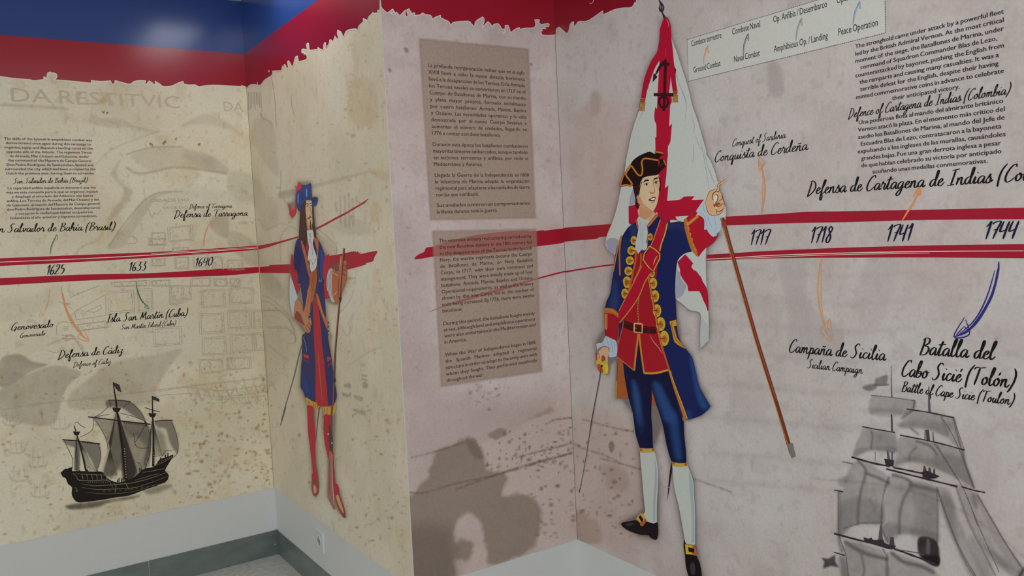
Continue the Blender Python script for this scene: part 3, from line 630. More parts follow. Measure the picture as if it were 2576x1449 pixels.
# ------------------------------------------------------------------ lettering: brush script drawn stroke by stroke (x-height 10)
G = {
 'a': (10.5, '8 8.5,5 10,1.5 7,.8 2.5,3 0,6 3,8.2 8.5|8.2 9.5,7.6 3,9 0,12 3'),
 'b': (9.5, '.5 3,4 14,5 21,3.4 22.5,1.6 17,1 6,1 1,3.5 0,7 3,7 8,4 8,3 6,7 5.5,10.5 7'),
 'c': (8.2, '6.6 8,5 10,1.6 7,1 2.5,3.4 0,6.5 1.5,9.5 5'),
 'd': (11, '7.5 8.5,5 10,1.5 7,.8 2.5,3 0,6 3,9 14,9.6 21,8.4 22,7.6 16,7.4 5,8.6 0,12.5 3.5'),
 'e': (8, '.8 4,4.5 5.5,6.3 8.5,4.5 10,1.8 7,1.4 2,3.6 0,6.4 1,9.4 5'),
 'f': (7.6, '0 2,4 10,6.6 19,5.6 22,4 19,2.8 9,1.8 -4,1.6 -9,3.6 -10.5,4.8 -5,3.6 0|3.6 0,6.5 1,9 4'),
 'g': (10.5, '8 8.5,5 10,1.5 7,.8 2.5,3 0,6 3,8.2 9|8.2 9.5,7.4 0,5.4 -8,2.4 -10.5,.4 -8,3.4 -3,8 .5,12.4 4'),
 'h': (11, '.6 3,4.6 15,5 21.5,3.4 22,1.8 14,.8 0|1 3,4.4 9,7 9.6,7 5,7 1.4,9 0,12.4 4'),
 'i': (6, '0 3,2.6 9.5,1.8 3,3 0,7 4|3.8 14.5,4.3 15.2'),
 'l': (6.6, '0 3,3.6 14,4.8 21,3.6 22.5,2.2 18,1.4 5,2.6 0,5 .8,7.6 4'),
 'm': (15.5, '.6 8.6,2 9.4,1.8 5,1 0|1.4 3,4 9,6 9.5,6 5,5.6 0|6 4,8.8 9.2,10.8 9.4,10.6 4,11.6 0,14 .8,16.6 4'),
 'n': (11.2, '.6 8.6,2 9.4,1.8 5,1 0|1.4 3,4.4 9,6.8 9.5,6.8 4,7.6 .4,10 .4,12.6 4'),
 'o': (9.4, '5 10,1.8 7.5,1.2 2.5,3.6 0,6.8 3,7 7.5,5 10,6 7.4,10.6 8.4'),
 'p': (10, '.8 9,2.2 9.6,1.4 0,-.2 -9.5|1.6 5,4.4 9.6,7.2 8.6,7 3.4,4.2 .2,1.8 1.6|5 .2,8 1,11 5'),
 'q': (10, '8 8.5,5 10,1.5 7,.8 2.5,3 0,6 3,8 8.5,6.6 -2,5.6 -9,7 -10,8.4 -3,11 3'),
 'r': (8.2, '0 4,2 10.4,3 11.6,3 9.2,6 8.6,5.6 5,5.4 1.4,7 0,9.8 4'),
 's': (8, '0 2.6,3 8,4.6 12,4.4 9,6.2 5,5.4 .8,2.4 -.3,1 1.6|5.6 1,7 1.4,9.6 4'),
 't': (7.2, '0 3,3.4 12,5 18.6,3.8 15,2.6 6,2.4 1.4,4.2 0,8 4|-.6 13.6,4 14.6,9.4 15'),
 'u': (10.8, '.6 4,2.4 9.6,1.6 4,2.6 .2,5 1,7.8 9.4|7.8 9.4,7.4 3,8.8 0,12 3.6'),
 'v': (9, '.2 8,1.8 9.6,2.2 5,3 .4,5.6 4,6.8 9.6,8 7.8,10.4 8.4'),
 'z': (9, '1 9,4 10,6.6 9.4,4.6 5,2.6 2,5 2.4,5.4 -2,3.4 -8,1 -9.6,.2 -7.4,4 -2,9.8 4'),
 'S': (14, '12 19.5,10.6 22,7.6 21.6,5 17,6.4 12.6,8.4 7.4,6.6 1.6,2.6 -.8,-.4 1.6'),
 'D': (15, '4.6 22,3.4 12,1.2 -1.6,.6 -4,1.6 -1|1 20,6 21.6,11.6 17,12.6 9,8.6 2.4,3 -2.4,.4 -3.6'),
 'T': (14, '8 21,6.8 11,5 -1.5|.2 18.2,3 21,9 20.8,16 22'),
 'G': (14.5, '13.5 19,12 22.2,7.4 20,2.6 12,1.6 4,4.6 -1,9 2,11.6 8.6|6.6 8,11.6 9.4,10.6 2,8.6 -4'),
 'C': (13, '12 18.4,11 22.2,6.6 20,2.4 12,1.4 4,4 -.8,8.4 .8,12.4 5'),
 'I': (10.5, '6.8 21,5.6 11,4 0|2 20.2,7 21.2,12 21.8|-1 -.6,4 0,8.6 .8'),
 'M': (20, '1.6 -1,4.4 10,6 20.6|6 20.6,7.4 11,8.6 3|8.6 3,11.6 12,15 21|15 21,15 11,15.8 2,17.4 -.4,19.6 3'),
 'B': (14, '4.6 21,3.6 11,1.6 -1.6|1 18.6,6 22,10.8 20,10 15,5.6 11.6,10 10.6,12 6.4,9.4 1,4.6 -.8,1.6 .6'),
 '(': (8, '8 24,3.6 17,1.6 8,1.6 -4,2.6 -6'),
 ')': (8, '3 24,6.4 17,6.2 8,3 -2,.4 -6'),
 '0': (12, '7 21.6,2.6 17,1.2 8,3.4 .6,7.4 1.6,10.4 9,10.2 17,7 21.6,5.6 20'),
 '1': (8, '.6 15.6,4 19,5.8 21.8,5 12,3.8 0'),
 '2': (12, '1.6 17,4 21.4,8.4 21,8.6 15.6,5 8,1 .8,6 1.2,10.8 1.6'),
 '3': (12, '2 20.6,8.6 21,5.6 13.2,9.4 10.4,9 3.6,4.6 -.4,.6 2.4'),
 '4': (12, '3.6 21.4,1.6 14,1.4 9,5 9.4,9.6 11.4|10.8 21,9 11,7.6 -.6'),
 '5': (12, '10.8 21.4,4 20.8,2.6 12.4,7.4 13,9.4 7.4,6.4 1.4,1 .6'),
 '6': (11.5, '8 22,3.6 15,1.6 6.4,3.4 .4,7.4 1.4,8.8 6.6,6.4 9.6,2.6 6.4'),
 '7': (11, '.4 18.4,3 20.8,10.6 21.2,7.6 11,5 0|3 11,9.6 12.4'),
 '8': (12, '9 18.4,6.8 21.8,3.8 18.4,6.4 13,9 7,7.4 .8,3.4 .4,2.4 5,6 11.4,10 17.6,9 20.6'),
}
ACC = {'á': ('a', 5), 'é': ('e', 4), 'í': ('i', 3), 'ó': ('o', 4.4), 'ñ': ('n', 3)}
def glyph(ch):
    base, ac = (ACC[ch][0], ACC[ch][1]) if ch in ACC else (ch, None)
    adv, d = G[base]; st = d.split('|')
    if ch == 'í': st = st[:1]
    P = [[tuple(float(q) for q in p.split()) for p in s.split(',')] for s in st]
    if ac is not None:
        P.append([(ac, 13), (ac+1, 14.2), (ac+3.2, 13.2), (ac+5, 15)] if ch == 'ñ' else [(ac+.6, 13.2), (ac+2.6, 17.6)])
    return adv, P
SLANT = 0.24
def script_len(t):
    return sum(7.0 if ch == ' ' else glyph(ch)[0] for ch in t)
def script(name, wall, text, p0, p1, xh, c, parent=None, thick=1.0, fit=None, sq=1.0, lay=3):
    """brush lettering along the line p0-p1 (photo pixels of the baseline ends); xh = x-height in px near the start"""
    a0 = np.array(W(wall, *p0)); a1 = np.array(W(wall, *p1))
    up = np.array(W(wall, p0[0], p0[1]-xh*1.12)); hz = abs(up[1]-a0[1])/10.0
    L = np.linalg.norm(a1-a0); ex = (a1-a0)/L; ey = np.array([0.0, 1.0])
    kx = L/script_len(fit or text); a = Art(wall); k = ink(c, wall); x = 0.0
    hh = hz
    for ch in text:
        if ch == ' ': x += 7.0; continue
        adv, P = glyph(ch)
        for st in P:
            q = crom(st, 5); pts = []
            for u, v in q:
                pts.append(a0+ex*((x+u+v*SLANT*hh/kx)*kx)+ey*v*hh)
            D = np.array(pts)
            def wf(t, T):
                down = abs(T[1]); e = min(1, .45+3.5*min(t, 1-t))
                return hh*thick*(1.15+1.45*down**2)*e
            if len(D) < 4 and np.linalg.norm(D[0]-D[-1]) < hh*1.6:
                wf = lambda t, T: hh*2.6*thick
            Lf, Rt = ribbon2(D, wf)
            V = []; a.e += 1
            for i, (u, v) in enumerate(zip(Lf, Rt)): h = .0012+lay*LAY+a.eps()+i*4e-7; V += [to3(wall, u[0], u[1], h), to3(wall, v[0], v[1], h)]
            a.raw(V, [(2*i, 2*i+1, 2*i+3, 2*i+2) for i in range(len(Lf)-1)], k)
        x += adv
    return a.build(name, parent)
BLK = (24, 22, 22)

# ------------------------------------------------------------------ small text block and its headings on the back wall
INKA = (62, 48, 58)
t = empty('text_block', 'small English paragraph printed on the back wall, first words The skills of the Spanish', 'text')
rows = [("The skills of the Spanish in amphibious combat was", 50, 1118), ("demonstrated once again during this campaign to", 70, 1105), ("organise, equip and dispatch a landing corps on the", 52, 1128), ("opposite side of the Atlantic. The regiments Tercio", 78, 1115), ("de Armada, Mar Océano and Galeones, under", 118, 1082), ("the command of the Maestre de Campo General", 98, 1108), ("Don Pedro Rodríguez de Santiesteban, landed and", 83, 1132), ("surrounded the city which had been occupied by the", 60, 1162), ("Dutch the previous year, forcing them to surrender.", 78, 1155)]
def px(r, x0, k): return [(q[0], x0+q[1]/k, x0+q[2]/k)+tuple(q[3:]) for q in r]
block('A', px(rows, 0, 4.8304), zt((50, 152))[0], zt((78, 575))[0], .84, INKA, t, .012)
t = empty('text_block', 'small Spanish paragraph printed on the back wall, first words La capacidad anfibia', 'text')
rows = [("La capacidad anfibia española se demostró una vez", 95, 1165), ("más en esta campaña para la que se organizó, equipó", 78, 1190), ("y desplegó al otro lado del Atlántico una fuerza", 145, 1133), ("anfibia. Los Tercios de Armada, del Mar Océano y del", 83, 1198), ("de Galeones, al mando del Maestre de Campo general", 80, 1210), ("don Pedro Rodríguez de Santiesteban, desembarcaron", 88, 1212), ("y cercaron la ciudad que habían ocupado los", 185, 1125), ("holandeses el año anterior y lograron su rendición.", 128, 1180)]
block('A', px(rows, 0, 4.8304), zt((95, 755))[0], zt((128, 1118))[0], .84, INKA, t, .012)
def heading(label, *a, **k): return tag(script('heading', *a, **k), label, 'lettering')
heading('handwritten heading San Salvador de Bahía (Brazil) between the two small paragraphs', 'A', 'San Salvador de Bahía (Brazil)', *zt((160, 682), (1062, 668)), 5.2, (44, 34, 44), thick=1.0)
heading('handwritten heading San Salvador de Bahía (Brasil) above the green upward arrow', 'A', 'San Salvador de Bahía (Brasil)', *zt((-160, 1282), (1395, 1246)), 8.6, BLK)
heading('handwritten caption Defence of Tarragona, the small English line', 'A', 'Defence of Tarragona', *a3((348, 742), (735, 732)), 4.6, BLK, thick=.95)
heading('handwritten caption Defensa de Tarragona, the large Spanish line', 'A', 'Defensa de Tarragona', *a3((210, 824), (878, 806)), 7.4, BLK)
heading('handwritten caption Genovesado, the larger upper line', 'A', 'Genovesado', *a2((98, 838), (484, 806)), 7.6, BLK)
heading('handwritten caption Genovesado, the smaller lower line', 'A', 'Genovesado', *a2((180, 905), (412, 880)), 4.8, BLK, thick=.9)
heading('handwritten caption Defensa de Cádiz above its English line', 'A', 'Defensa de Cádiz', *a2((530, 1092), (1122, 1040)), 8.2, BLK)
heading('handwritten caption Defence of Cádiz below its Spanish line', 'A', 'Defence of Cádiz', *a2((668, 1170), (1010, 1136)), 5.2, BLK, thick=.9)
heading('handwritten caption Isla San Martín (Cuba), the larger line', 'A', 'Isla San Martín (Cuba)', (267, 811), (471, 794), 8.2, BLK)
heading('handwritten caption San Martín Island (Cuba), the smaller line', 'A', 'San Martín Island (Cuba)', *a2((1100, 830), (1600, 788)), 5.2, BLK, thick=.9)
def date(lb, wall, t_, p0, p1, h, c=(26, 26, 44)): tag(script('date', wall, t_, p0, p1, h*8.9/21.5, c, thick=1.05), lb, 'lettering')
date('handwritten year 1625 on the back wall, above the two orange arrows', 'A', '1625', (115.4, 691.7), (162, 688.5), 24)
date('handwritten year 1633 on the back wall, above the green downward arrow', 'A', '1633', (322.5, 682.3), (367, 679.8), 22)
date('handwritten year 1640 on the back wall, nearest the corner', 'A', '1640', (489, 670.5), (534, 667), 21)

# ------------------------------------------------------------------ two long texts on translucent brown panels of the pier front
p1f = Z(1040, 130, 3.3706); p2f = Z(1040, 560, 3.45); INKC = (58, 42, 38)
def panel(label, pts, c):
    s = Soft('C', min(p[0] for p in pts)-12, min(p[1] for p in pts)-12, max(p[0] for p in pts)+12, max(p[1] for p in pts)+12, 3.2, lay=2)
    s.wash(pts, c, .88, 5, smooth=False); r = empty('printed_notice', label, 'notice'); s.build('brown_ground', r); return r
PB = (150, 133, 120)
def just(wall, para, fr, k, size, parent, c=INKC, kx=None):
    """para: rows of text; fr: (left first, left last, right first, right last) px; last row ends at k"""
    (lf, ll, rf, rl) = fr; n = len(para); z0 = W(wall, *lf)[1]; z1_ = W(wall, *ll)[1]
    size = .0185*size
    if kx is None:
        q = []
        for i, tx in enumerate(para[:-1] if k is not None else para):
            z = z0; f = i/max(n-1, 1); xl = lf[0]+(ll[0]-lf[0])*f; xr = rf+(rl-rf)*f; z = z0+(z1_-z0)*f
            ws = [word_mesh(x, 0) for x in tx.split(' ')]
            q.append((s_at(wall, xr, z)-s_at(wall, xl, z))/(sum(b_-a_ for _, _, a_, b_ in ws)+(len(ws)-1)*.24))
        kx = min(q)
    for i, tx in enumerate(para):
        f = i/max(n-1, 1); z = z0+(z1_-z0)*f
        xl = lf[0]+(ll[0]-lf[0])*f; xr = rf+(rl-rf)*f; jt = True
        if i == n-1 and k is not None: xr = k; jt = False
        text_line(wall, tx, s_at(wall, xl, z), s_at(wall, xr, z), z, size, c, parent, .010, kx if jt else None)
pn = panel('brown Spanish text notice high on the pier front', [(1055, 98), (1328, 124), (1346, 548), (1083, 553)], PB)
X1 = lambda x: 1040+x/3.3706
just('C', ["La profunda reorganización militar que en el siglo", "XVIII llevó a cabo la nueva dinastía borbónica", "llevó a la desaparición de los Tercios. En la Armada", "los Tercios navales se convirtieron en 1717 en el", "Cuerpo de Batallones de Marina, con su mando", "y plana mayor propios, formado inicialmente", "por cuatro batallones: Armada, Marina, Bajeles", "y Océano. Las necesidades operativas y la valía", "demostrada por el nuevo Cuerpo llevaron a", "aumentar el número de unidades, llegando en", "1776 a contar con doce batallones."],
     (p1f((122, 130))[0], p1f((158, 705))[0], X1(940), X1(962)), X1(740), .87, pn)
just('C', ["Durante esta época los batallones combatieron", "mayoritariamente embarcados, aunque también", "en acciones terrestres y anfibias, por todo el", "Mediterráneo y América."], (p1f((163, 800))[0], p1f((173, 968))[0], X1(967), X1(972)), X1(585), .87, pn)
just('C', ["Llegada la Guerra de la Independencia en 1808", "la Infantería de Marina adoptó la organización", "regimental para adaptarse a las unidades de tierra", "con las que combatió."], (p1f((180, 1062))[0], p1f((190, 1228))[0], X1(978), X1(985)), X1(555), .87, pn)
just('C', ["Sus unidades tuvieron un comportamiento", "brillante durante toda la guerra."], (p1f((196, 1318))[0], p1f((198, 1374))[0], X1(990), X1(990)), X1(712), .87, pn)
pn = panel('brown English text notice on the pier front crossed by red brush strokes', [(1088, 582), (1347, 577), (1362, 934), (1110, 972)], PB)
X2 = lambda x: 1040+x/3.45
just('C', ["The extensive military restructuring carried out by", "the new Bourbon dynasty in the 18th century led", "to the disappearance of the Tercios. In the Spanish", "Navy, the marine regiments became the Cuerpo", "de Batallones de Marina, or Navy Battalion", "Corps, in 1717, with their own command and", "management. They were initially made up of four", "battalions: Armada, Marina, Bajeles and Océano.", "Operational requirements, as well as the bravery", "shown by the new Corps, led to the number of", "units being increased. By 1776, there were twelve", "battalions."],
     (p2f((221, 173))[0], p2f((252, 781))[0], X2(1023), X2(1048)), X2(425), .87, pn)
just('C', ["During this period, the battalions fought mainly", "at sea, although land and amphibious operations", "were also undertaken in the Mediterranean and", "in America."], (p2f((260, 892))[0], p2f((268, 1052))[0], X2(1052), X2(1060)), X2(460), .87, pn)
just('C', ["When the War of Independence began in 1808,", "the Spanish Marines adopted a regimental", "structure in order to adapt to the army units with", "whom they fought. They performed excellently", "throughout the war."], (p2f((273, 1163))[0], p2f((285, 1385))[0], X2(1063), X2(1075)), X2(605), .87, pn)

# ------------------------------------------------------------------ legend box and long texts on the side wall
g1 = Z(1700, 0, 4.6); e1 = Z(2100, 0, 5.1744); e2 = Z(2000, 260, 4.4722); e4 = Z(1760, 320, 4.0241); e5 = Z(1940, 620, 3.3695)
lg = empty('legend_box', 'pale legend rectangle with dashed edge and four coloured arrows on the side wall', 'legend')
zt_, zb_ = W('D', 1729.3, 100)[1], W('D', 1732.6, 204.6)[1]; sl, sr = W('D', 1731, 150)[0], W('D', 2228.5, 83)[0]
a = Art('D'); a.raw([to3('D', sl, zb_, .0012+2*LAY), to3('D', sr, zb_, .0012+2*LAY), to3('D', sr, zt_, .0012+2*LAY), to3('D', sl, zt_, .0012+2*LAY)], [(0, 1, 2, 3)], ink((178, 178, 170)))
a.build('pale_ground', lg)
a = Art('D')
def dash(s0, z0, s1, z1_):
    n = int(math.hypot(s1-s0, z1_-z0)/.0052); h = .0007
    for i in range(n):
        u = i/n; v = (i+.6)/n; p = (s0+(s1-s0)*u, z0+(z1_-z0)*u); q = (s0+(s1-s0)*v, z0+(z1_-z0)*v)
        if s0 == s1: V = [(p[0]-h, p[1]), (p[0]+h, p[1]), (q[0]+h, q[1]), (q[0]-h, q[1])]
        else: V = [(p[0], p[1]-h), (q[0], q[1]-h), (q[0], q[1]+h), (p[0], p[1]+h)]
        a.raw([to3('D', *w_, .0012+3*LAY) for w_ in V], [(0, 1, 2, 3)], ink((70, 62, 60)))
dash(sl, zb_, sr, zb_); dash(sl, zt_, sr, zt_); dash(sl, zb_, sl, zt_); dash(sr, zb_, sr, zt_)
tag(a.build('dashed_outline', lg), kind='stuff')
INKD = (44, 40, 46)
def lab(tx, p, q, size=.0225):
    (s0, z0), (s1, z1_) = W('D', *p), W('D', *q); z = (z0+z1_)/2
    text_line('D', tx, s0, s1, z, size, INKD, lg, .010, name='legend_text')
lab("Combate terrestre", *g1((185, 536), (533, 440))); lab("Ground Combat", *g1((210, 842), (522, 765)))
lab("Combate Naval", *g1((658, 400), (982, 314))); lab("Naval Combat", *g1((680, 720), (977, 648)))
lab("Op. Anfibia / Desembarco", *g1((1133, 262), (1755, 82))); lab("Amphibious Op. / Landing", *g1((1140, 602), (1765, 452)))
lab("Peace Operation", *g1((1887, 408), (2343, 300)))
lab("Operación de Paz", *g1((1868, 46), (2330, -94)))
def sketch(name, wall, strokes, c, w, parent=None, lay=4, label=None, seed=0):
    a = Art(wall); R = random.Random(seed)
    for k, st in enumerate(strokes):
        a.line(st, c, w*.8*(1.0 if k == 0 else .55), lay, taper=True)
    o = a.build(name, parent)
    return tag(o, label, 'arrow') if label else o
OR = (190, 124, 82); GR = (52, 104, 68); GRL = (84, 118, 96); BLN = (52, 52, 74); BLC = (54, 112, 158)
def larrow(x0, y0, xm, ym, x1, y1, c, nm):
    # small legend arrow: shaft, second shaft line, head
    P = g1((x0, y0), (xm, ym), (x1, y1)); d = 14
    dx, dy = x1-xm, y1-ym
    H = g1((x1-36, y1+62), (x1, y1), (x1+4, y1+90), (x1-18, y1+40), (x1-36, y1+62))
    sketch(nm, 'D', [P, g1((x0+6, y0), (xm+12, ym+6), (x1-6, y1+30)), H, g1((x1-34, y1+55), (x1-4, y1+20), (x1-8, y1+70))], c, 1.9, lg)
larrow(322, 745, 335, 630, 378, 522, OR, 'orange_arrow'); larrow(785, 630, 795, 500, 845, 388, BLN, 'navy_arrow')
larrow(1393, 470, 1410, 330, 1462, 208, GRL, 'green_arrow'); larrow(2052, 290, 2075, 140, 2135, 15, BLC, 'blue_arrow')

t = empty('text_block', 'English paragraph beside the legend box, first words The stronghold came under attack', 'text')
rows = [("The stronghold came under attack by a powerful fleet", 272, 2203), ("led by the British Admiral Vernon. At the most critical", 272, 2203), ("moment of the siege, the Batallones de Marina, under", 272, 2205), ("command of Squadron Commander Blas de Lezo,", 340, 2118), ("counterattacked by bayonet, pushing the English from", 275, 2205), ("the ramparts and causing many casualties. It was a", 328, 2140), ("terrible defeat for the English, despite their having", 335, 2135), ("minted commemorative coins in advance to celebrate", 283, 2205), ("their anticipated victory.", 752, 1630)]
block('D', px(rows, 2100, 5.1744), e1((272, 632))[0], e1((752, 1305))[0], .82, INKD, t, .016)
t = empty('text_block', 'Spanish paragraph on the side wall, first words Una poderosa flota al mando', 'text')
rows = [("Una poderosa flota al mando del almirante británico", 722, 2345), ("Vernon atacó la plaza. En el momento más crítico del", 712, 2362), ("asedio los Batallones de Marina, al mando del Jefe de", 713, 2360), ("Escuadra Blas de Lezo, contratacaron a la bayoneta", 745, 2325), ("expulsando a los ingleses de las murallas, causándoles", 710, 2372), ("grandes bajas. Fue una gran derrota inglesa a pesar", 750, 2322), ("de que habían celebrado su victoria por anticipado", 752, 2325), ("acuñando unas medallas conmemorativas.", 877, 2170)]
block('D', px(rows, 2000, 4.4722), e2((722, 238))[0], e2((877, 790))[0], .82, INKD, t, .016)
heading('handwritten heading Defence of Cartagena de Indias (Colombia) between the two large paragraphs', 'D', 'Defence of Cartagena de Indias (Colombia)', (2135, 297), (2541, 236), 9.6, BLK, thick=.9)
heading('big handwritten heading Defensa de Cartagena de Indias below the Spanish paragraph', 'D', 'Defensa de Cartagena de Indias (Colombia)', (2032, 489), (2572, 454), 13.6, BLK, fit='Defensa de Cartagena de Indias (Co', thick=1.05)
heading('handwritten caption Conquest of Sardinia, the small English line', 'D', 'Conquest of Sardinia', *e4((332, 196), (872, 106)), 7.6, BLK, thick=.85)
heading('handwritten caption Conquista de Cerdeña, the large Spanish line', 'D', 'Conquista de Cerdeña', *e4((152, 352), (1095, 228)), 10.6, BLK)
heading('handwritten caption Campaña de Sicilia, the larger line', 'D', 'Campaña de Sicilia', *e5((150, 893), (968, 966)), 13.2, BLK)
heading('handwritten caption Sicilian Campaign, the smaller line', 'D', 'Sicilian Campaign', *e5((310, 1028), (775, 1078)), 9.0, BLK, thick=.9)
heading('handwritten caption Batalla del above Cabo Sicié', 'D', 'Batalla del', *e5((1256, 912), (1890, 958)), 17.0, BLK)
heading('handwritten caption Cabo Sicié (Tolón) above the pencil ship', 'D', 'Cabo Sicié (Tolón)', *e5((1102, 1094), (2060, 1200)), 16.5, BLK, thick=.95)
heading('handwritten caption Battle of Cape Sicie (Toulon) crossing the pencil ship mast', 'D', 'Battle of Cape Sicie (Toulon)', *e5((1106, 1226), (2055, 1344)), 10.5, BLK, thick=.95)
date('handwritten year 1717 under the tall arrow to Conquista de Cerdeña', 'D', '1717', (1886, 616.5), (1934, 615.5), 37)
date('handwritten year 1718 above the arrow to Campaña de Sicilia', 'D', '1718', (2037, 611.5), (2092, 609.5), 39)
date('handwritten year 1741 under the thick orange arrow to Cartagena', 'D', '1741', (2228, 608), (2292, 605.5), 41)
date('handwritten year 1744 above the dark blue arrow', 'D', '1744', (2474, 602), (2556, 599), 43)
tag(script('initial', 'D', 'S', (1484, 9), (1500, 7), 9, (190, 170, 168)), 'cut off pale script initial on the dark red band', 'lettering')

# ------------------------------------------------------------------ arrows of the timeline
sketch('arrow', 'A', [[(126, 641), (128, 622), (134, 606), (141, 594)], [(128, 640), (131, 620), (139, 600), (143, 590)], [(134, 606), (143, 590), (144, 602), (139, 604)]], GR, 2.2, label='thin green arrow rising from the stripes to the San Salvador de Bahía heading')
sketch('arrow', 'A', [a3((478, 1090), (480, 1030), (500, 940), (530, 880)), a3((486, 1090), (492, 1000), (520, 910)), a3((520, 905), (552, 860), (548, 915), (535, 900)), a3((515, 910), (545, 870))], OR, 2.2, label='orange arrow rising to the Tarragona captions')
sketch('arrow', 'A', [a2((455, 440), (450, 520), (428, 620), (390, 690)), a2((448, 470), (440, 560), (410, 650)), a2((372, 650), (358, 718), (405, 690), (375, 680)), a2((372, 650), (380, 700), (402, 680))], (196, 142, 104), 2.0, label='short orange arrow pointing down to Genovesado')
sketch('arrow', 'A', [a2((560, 440), (572, 540), (620, 700), (720, 850), (800, 925)), a2((575, 500), (600, 620), (650, 730), (750, 870)), a2((570, 500), (585, 600), (640, 750), (740, 880)), a2((752, 815), (812, 935), (715, 905), (740, 850), (735, 880), (790, 920))], OR, 4.2, label='long orange arrow curving down to Defensa de Cádiz')
sketch('arrow', 'A', [a2((1238, 390), (1250, 470), (1285, 560), (1345, 625)), a2((1245, 440), (1280, 540), (1330, 610)), a2((1325, 590), (1360, 640), (1315, 625), (1340, 605)), a2((1240, 420), (1255, 500), (1300, 590))], GR, 3.2, label='green arrow pointing down to Isla San Martín')
sketch('arrow', 'D', [e4((632, 885), (650, 780), (665, 640), (655, 500), (618, 350)), e4((630, 860), (640, 700), (645, 560), (635, 430)), e4((605, 462), (602, 310), (662, 362), (610, 440)), e4((607, 330), (618, 420), (645, 370), (622, 440))], OR, 3.4, label='orange arrow rising from 1717 to Conquista de Cerdeña')
sketch('arrow', 'D', [e4((2052, 950), (2100, 870), (2160, 780), (2205, 680), (2220, 620)), e4((2070, 930), (2130, 830), (2190, 740)), e4((2165, 700), (2222, 608), (2240, 670), (2205, 690)), e4((2070, 920), (2150, 800), (2200, 700)), e4((2170, 690), (2215, 630), (2222, 690))], (196, 130, 78), 6.0, label='thick orange arrow rising from 1741 to Cartagena')
sketch('arrow', 'D', [e5((428, 92), (405, 250), (398, 400), (430, 600), (480, 740)), e5((432, 155), (425, 300), (428, 480), (455, 660)), e5((415, 140), (398, 300), (405, 470), (440, 640)), e5((487, 625), (425, 715), (515, 800), (500, 615), (470, 700)), e5((445, 690), (500, 780), (485, 690))], (204, 136, 78), 3.8, label='orange arrow dropping from 1718 to Campaña de Sicilia')
sketch('arrow', 'D', [e5((1932, 128), (1925, 220), (1870, 420), (1760, 620), (1660, 720), (1560, 765)), e5((1900, 200), (1830, 430), (1730, 620), (1600, 740)), e5((1922, 190), (1880, 380), (1790, 560), (1690, 690), (1590, 750)), e5((1925, 200), (1885, 400), (1800, 560), (1700, 690), (1600, 745)), e5((1642, 600), (1552, 765), (1682, 745), (1650, 618)), e5((1640, 675), (1575, 755), (1670, 720), (1640, 680))], (44, 42, 108), 8.0, label='dark blue arrow curving from 1744 down to Batalla del Cabo Sicié')

# ------------------------------------------------------------------ red brush stripes of the timeline
RS = (142, 28, 44); CRM = (200, 184, 164)
def stripe(lb, parts):
    r = empty('brush_stripe', lb, 'brush stripe')
    for nm, wl, pts, c, lay in parts:
        if wl == 'A' and nm == 'stroke':      # the stripe goes on to the end of the sheet
            (sa_, za), (sb_, zb) = W('A', *pts[0]), W('A', *pts[-1]); q = Art('A')
            q.raw([to3('A', A_MIN, za, .0012+.3*LAY), to3('A', A_MIN, zb, .0012+.3*LAY), to3('A', sb_, zb, .0012+.3*LAY), to3('A', sa_, za, .0012+.3*LAY)], [(0, 1, 2, 3)], ink(c, 'A')); q.build(nm, r)
        Art(wl).poly(pts, c, {1: 0.3, 2: 0.6, 3: 2.4}.get(lay, lay)).build(nm, r)
    return r
cA = lambda y0, y1: [(650.3, y0), (650.3, y1)]
stripe('red double stripe above the back wall dates tapering to a point past the musketeer', [
 ('stroke', 'A', [(-300, 661), (0, 649.7), (200, 641.5), (380, 634.6), (540, 625), (652, 617.5), (653, 627.5), (540, 637), (380, 648), (200, 659), (0, 669.2), (-300, 684)], RS, 1),
 ('cream_gap', 'A', [(0, 658.6), (200, 650.3), (380, 640.5), (652, 623), (652, 624.2), (380, 642.6), (200, 652.2), (0, 660.2)], CRM, 2),
 ('cream_gap', 'A', [(380, 638), (652, 620.5), (652, 621.3), (380, 639)], CRM, 2),
 ('stroke', 'B', l1((44, 825), (160, 805), (280, 776), (400, 745), (500, 716), (500, 734), (400, 764), (280, 800), (160, 840), (45, 868)), RS, 1),
 ('stroke', 'B', l1((660, 642), (780, 580), (900, 515), (1010, 458), (1110, 400), (1190, 352), (1268, 303), (1225, 352), (1170, 385), (1010, 480), (900, 538), (780, 604), (660, 664)), RS, 1)])
stripe('red stripe below the back wall dates ending in a ragged brush tip', [
 ('stroke', 'A', [(-300, 712), (0, 700), (200, 691), (380, 687), (560, 676), (655, 671.5), (655, 685.5), (560, 693.5), (380, 699.5), (200, 706.5), (0, 717.5), (-300, 731)], RS, 1),
 ('stroke', 'B', l1((62, 1062), (160, 1052), (175, 1040), (300, 1034), (420, 1028), (420, 1130), (200, 1128), (64, 1128)), RS, 1),
 ('stroke', 'B', l1((780, 945), (960, 917), (1100, 888), (1135, 902), (1145, 884), (1155, 905), (1180, 900), (1165, 920), (1260, 900), (1355, 882), (1365, 893), (1330, 950), (1312, 998), (1240, 1018), (1230, 1035), (1130, 1065), (1030, 1090), (880, 1112), (780, 1120)), RS, 1)])
FD = (138, 92, 84)
